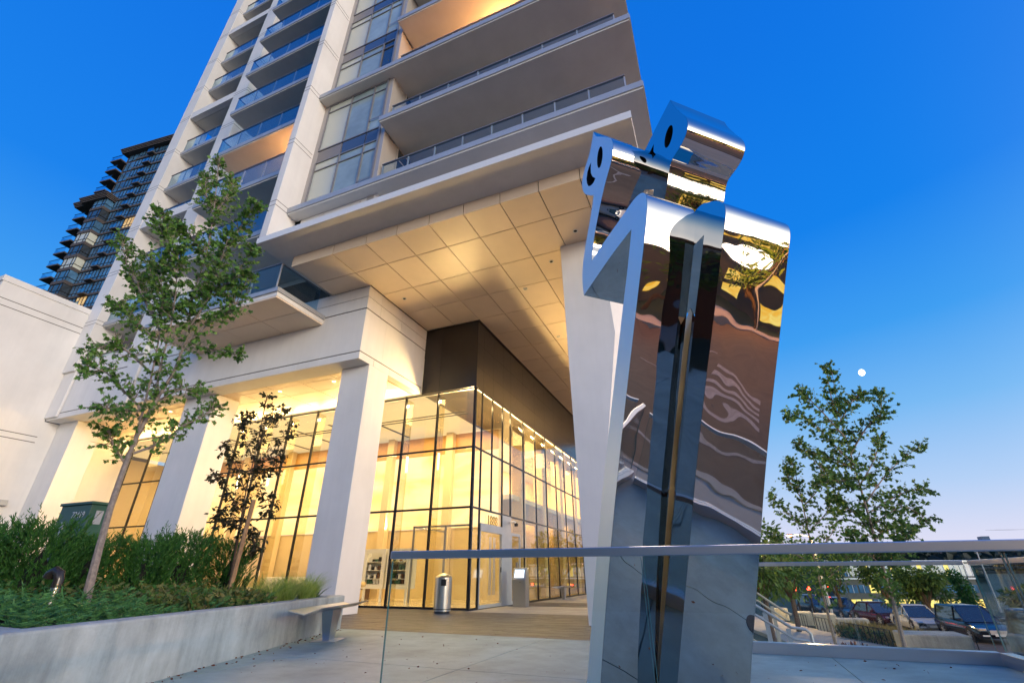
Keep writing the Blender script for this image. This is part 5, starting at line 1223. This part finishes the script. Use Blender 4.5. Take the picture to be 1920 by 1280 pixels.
# far ridge of trees and houses
rg = Leaves([(-.5, 0, 0), (.5, 0, 0), (.42, .6, .1), (.12, 1, 0), (-.2, .95, 0), (-.46, .55, -.1)])
rnd = random.Random(9)
for i in range(2600):
    a = R(rnd.uniform(-4, 34)); dd = rnd.uniform(380, 520); x, y = math.sin(a)*dd, math.cos(a)*dd
    hh = 6+math.sin(a*31)*3+math.sin(a*77+1)*2
    rg.add(Vector((x, y, hz(x, y)+2+rnd.uniform(0, hh))), Vector((rnd.gauss(0, .4), rnd.gauss(0, .4), 1)), rnd.uniform(4, 9), rnd)
tag(rg.build('wooded_ridge', M['ridgeleaf']), 'dark wooded ridge along the horizon beyond the office building', 'woods', kind='stuff')
mb = MB()
hills = [(a, 14+6*math.sin(a*.35)+3*math.sin(a*.9+2)) for a in range(-10, 60, 2)]
for i in range(len(hills)-1):
    (a, h0), (b, h1) = hills[i], hills[i+1]; D0, D1 = 480, 640
    mb.quad(*[(math.sin(R(q))*D, math.cos(R(q))*D, z) for q, D, z in ((a, D0, -13), (b, D0, -13), (b, D1, h1), (a, D1, h0))])
tag(mb.build('hills', M['ground'], sm=True), kind='structure')
ft = thing('far_tower', 'blue slab tower standing on the horizon above the ridge', 'building', (241, 637, 8)); MB().box(236, 242, 633, 643, 8, 34).build('body', M['far'], ft)
for i, (x, y, z) in enumerate(((94, 440, 14), (170, 470, 15), (215, 500, 17), (130, 430, 13))):
    t = thing('hill_house', ['pale house on the wooded ridge nearest the street tree', 'house with a brown roof on the ridge above the office', 'pale house at the right end of the ridge', 'small house on the ridge left of the lamp'][i], 'house', (x, y, z-4), 'houses on the ridge'); MB().box(x-5, x+5, y, y+8, z-4, z).build('wall', M['cream'], t)
    mb = MB(); mb.v = [(x-6, y-1, z), (x+6, y-1, z), (x+6, y+9, z), (x-6, y+9, z), (x-6, y+4, z+3), (x+6, y+4, z+3)]; mb.f = [(0, 1, 5, 4), (2, 3, 4, 5), (0, 4, 3), (1, 2, 5)]; mb.build('roof', M['redroof'], t)
# lamps, poles, signals
def lamp(x, y, z, h_, label, orange=True):
    t = thing('street_lamp', label, 'street lamp', (x, y, z), 'street lamps'); MB().tube([(x, y, z), (x, y, z+h_)], [.1, .06], 8).tube([(x, y, z+h_), (x-.5, y, z+h_+.25), (x-1.3, y, z+h_+.3)], .04, 6).build('pole', M['edge'] if orange else M['black'], t)
    MB().box(x-1.75, x-1.2, y-.13, y+.13, z+h_+.24, z+h_+.34).build('head', M['edge'], t); MB().lathe([(.13, 0), (.09, -.08)], (x-1.5, y, z+h_+.24), 10).build('lens', M['lampo'] if orange else M['white'], t)
lamp(27.2, 75.7, -4, 7.2, 'lit orange street lamp on the horizon near the right edge'); lamp(14.0, 100, -6, 8.6, 'lit orange street lamp behind the slender maple'); lamp(6.6, 46, -2.6, 6.1, 'curved street lamp behind the moonlit tree', True)
def signal(x, y, label):
    t = thing('traffic_signal', label, 'traffic light', (x, y, -2.5), 'red traffic signals'); MB().tube([(x, y, -2.5), (x, y, -.2)], .07, 8).build('pole', M['black'], t); MB().box(x-.14, x+.14, y-.12, y+.12, -.9, .02).build('housing', M['ink'], t, bevel=.02)
    b = MB().lathe([(.0, 0), (.14, .0), (.14, .02)], (0, 0, 0), 12); b.v = [(x+a_, y-.13-c_, -.16+b__) for a_, b__, c_ in b.v]; b.build('red_lens', M['lampr'], t)
for (x_, y_) in ((36, -12), (36, 4), (36, 20)):
    lamp(x_, y_, -2.5, 6.5, 'orange street lamp across the road, %s one' % {-12: 'southern', 4: 'middle', 20: 'northern'}[y_])
    l = bpy.data.lights.new('street_light', 'POINT'); l.energy = 2600; l.color = (1, .42, .12); l.shadow_soft_size = .15; lo = bpy.data.objects.new('street_light', l); COL.objects.link(lo); lo.location = (x_-1.5, y_, 4.0)
l = bpy.data.lights.new('street_light', 'POINT'); l.energy = 1800; l.color = (1, .6, .25); l.shadow_soft_size = .15; lo = bpy.data.objects.new('street_light', l); COL.objects.link(lo); lo.location = (5.0, 46, 3.5)
signal(5.0, 50.3, 'left red traffic signal among the trees'); signal(6.1, 51.3, 'right red traffic signal among the trees'); signal(2.5, 58, 'red traffic signal beside the sculpture edge'); signal(9.2, 63, 'distant red signal low behind the path')
def pole(x, y, z, h_, label):
    t = thing('utility_pole', label, 'pole', (x, y, z), 'utility poles'); MB().tube([(x, y, z), (x, y, z+h_)], ([.14, .09] if h_ > 6 else [.07, .05]), 8).build('pole', M['bark'], t); (h_ > 6 and MB().box(x-1.1, x+1.1, y-.05, y+.05, z+h_-.7, z+h_-.58).build('crossarm', M['bark2'], t)); return t
pole(34.8, 26, -2.5, 9.5, 'wooden utility pole across the road'); pole(34.8, -14, -2.5, 9.5, 'second wooden utility pole across the road')
wr = thing('overhead_wires', 'sagging overhead wires between the utility poles', 'wires', (34.8, 10, 6)); mb = MB()
for off in (-1, 0, 1):
    for (a, b) in (((34.8, 26), (34.8, -14)), ((34.8, 26), (34.8, 90))):
        mb.tube([(a[0]+off*.5+(b[0]-a[0])*i/10, a[1]+(b[1]-a[1])*i/10, (6.4)-1.4*math.sin(math.pi*i/10)) for i in range(11)], .012, 4, cap=False)
mb.build('wire', M['ink'], wr)
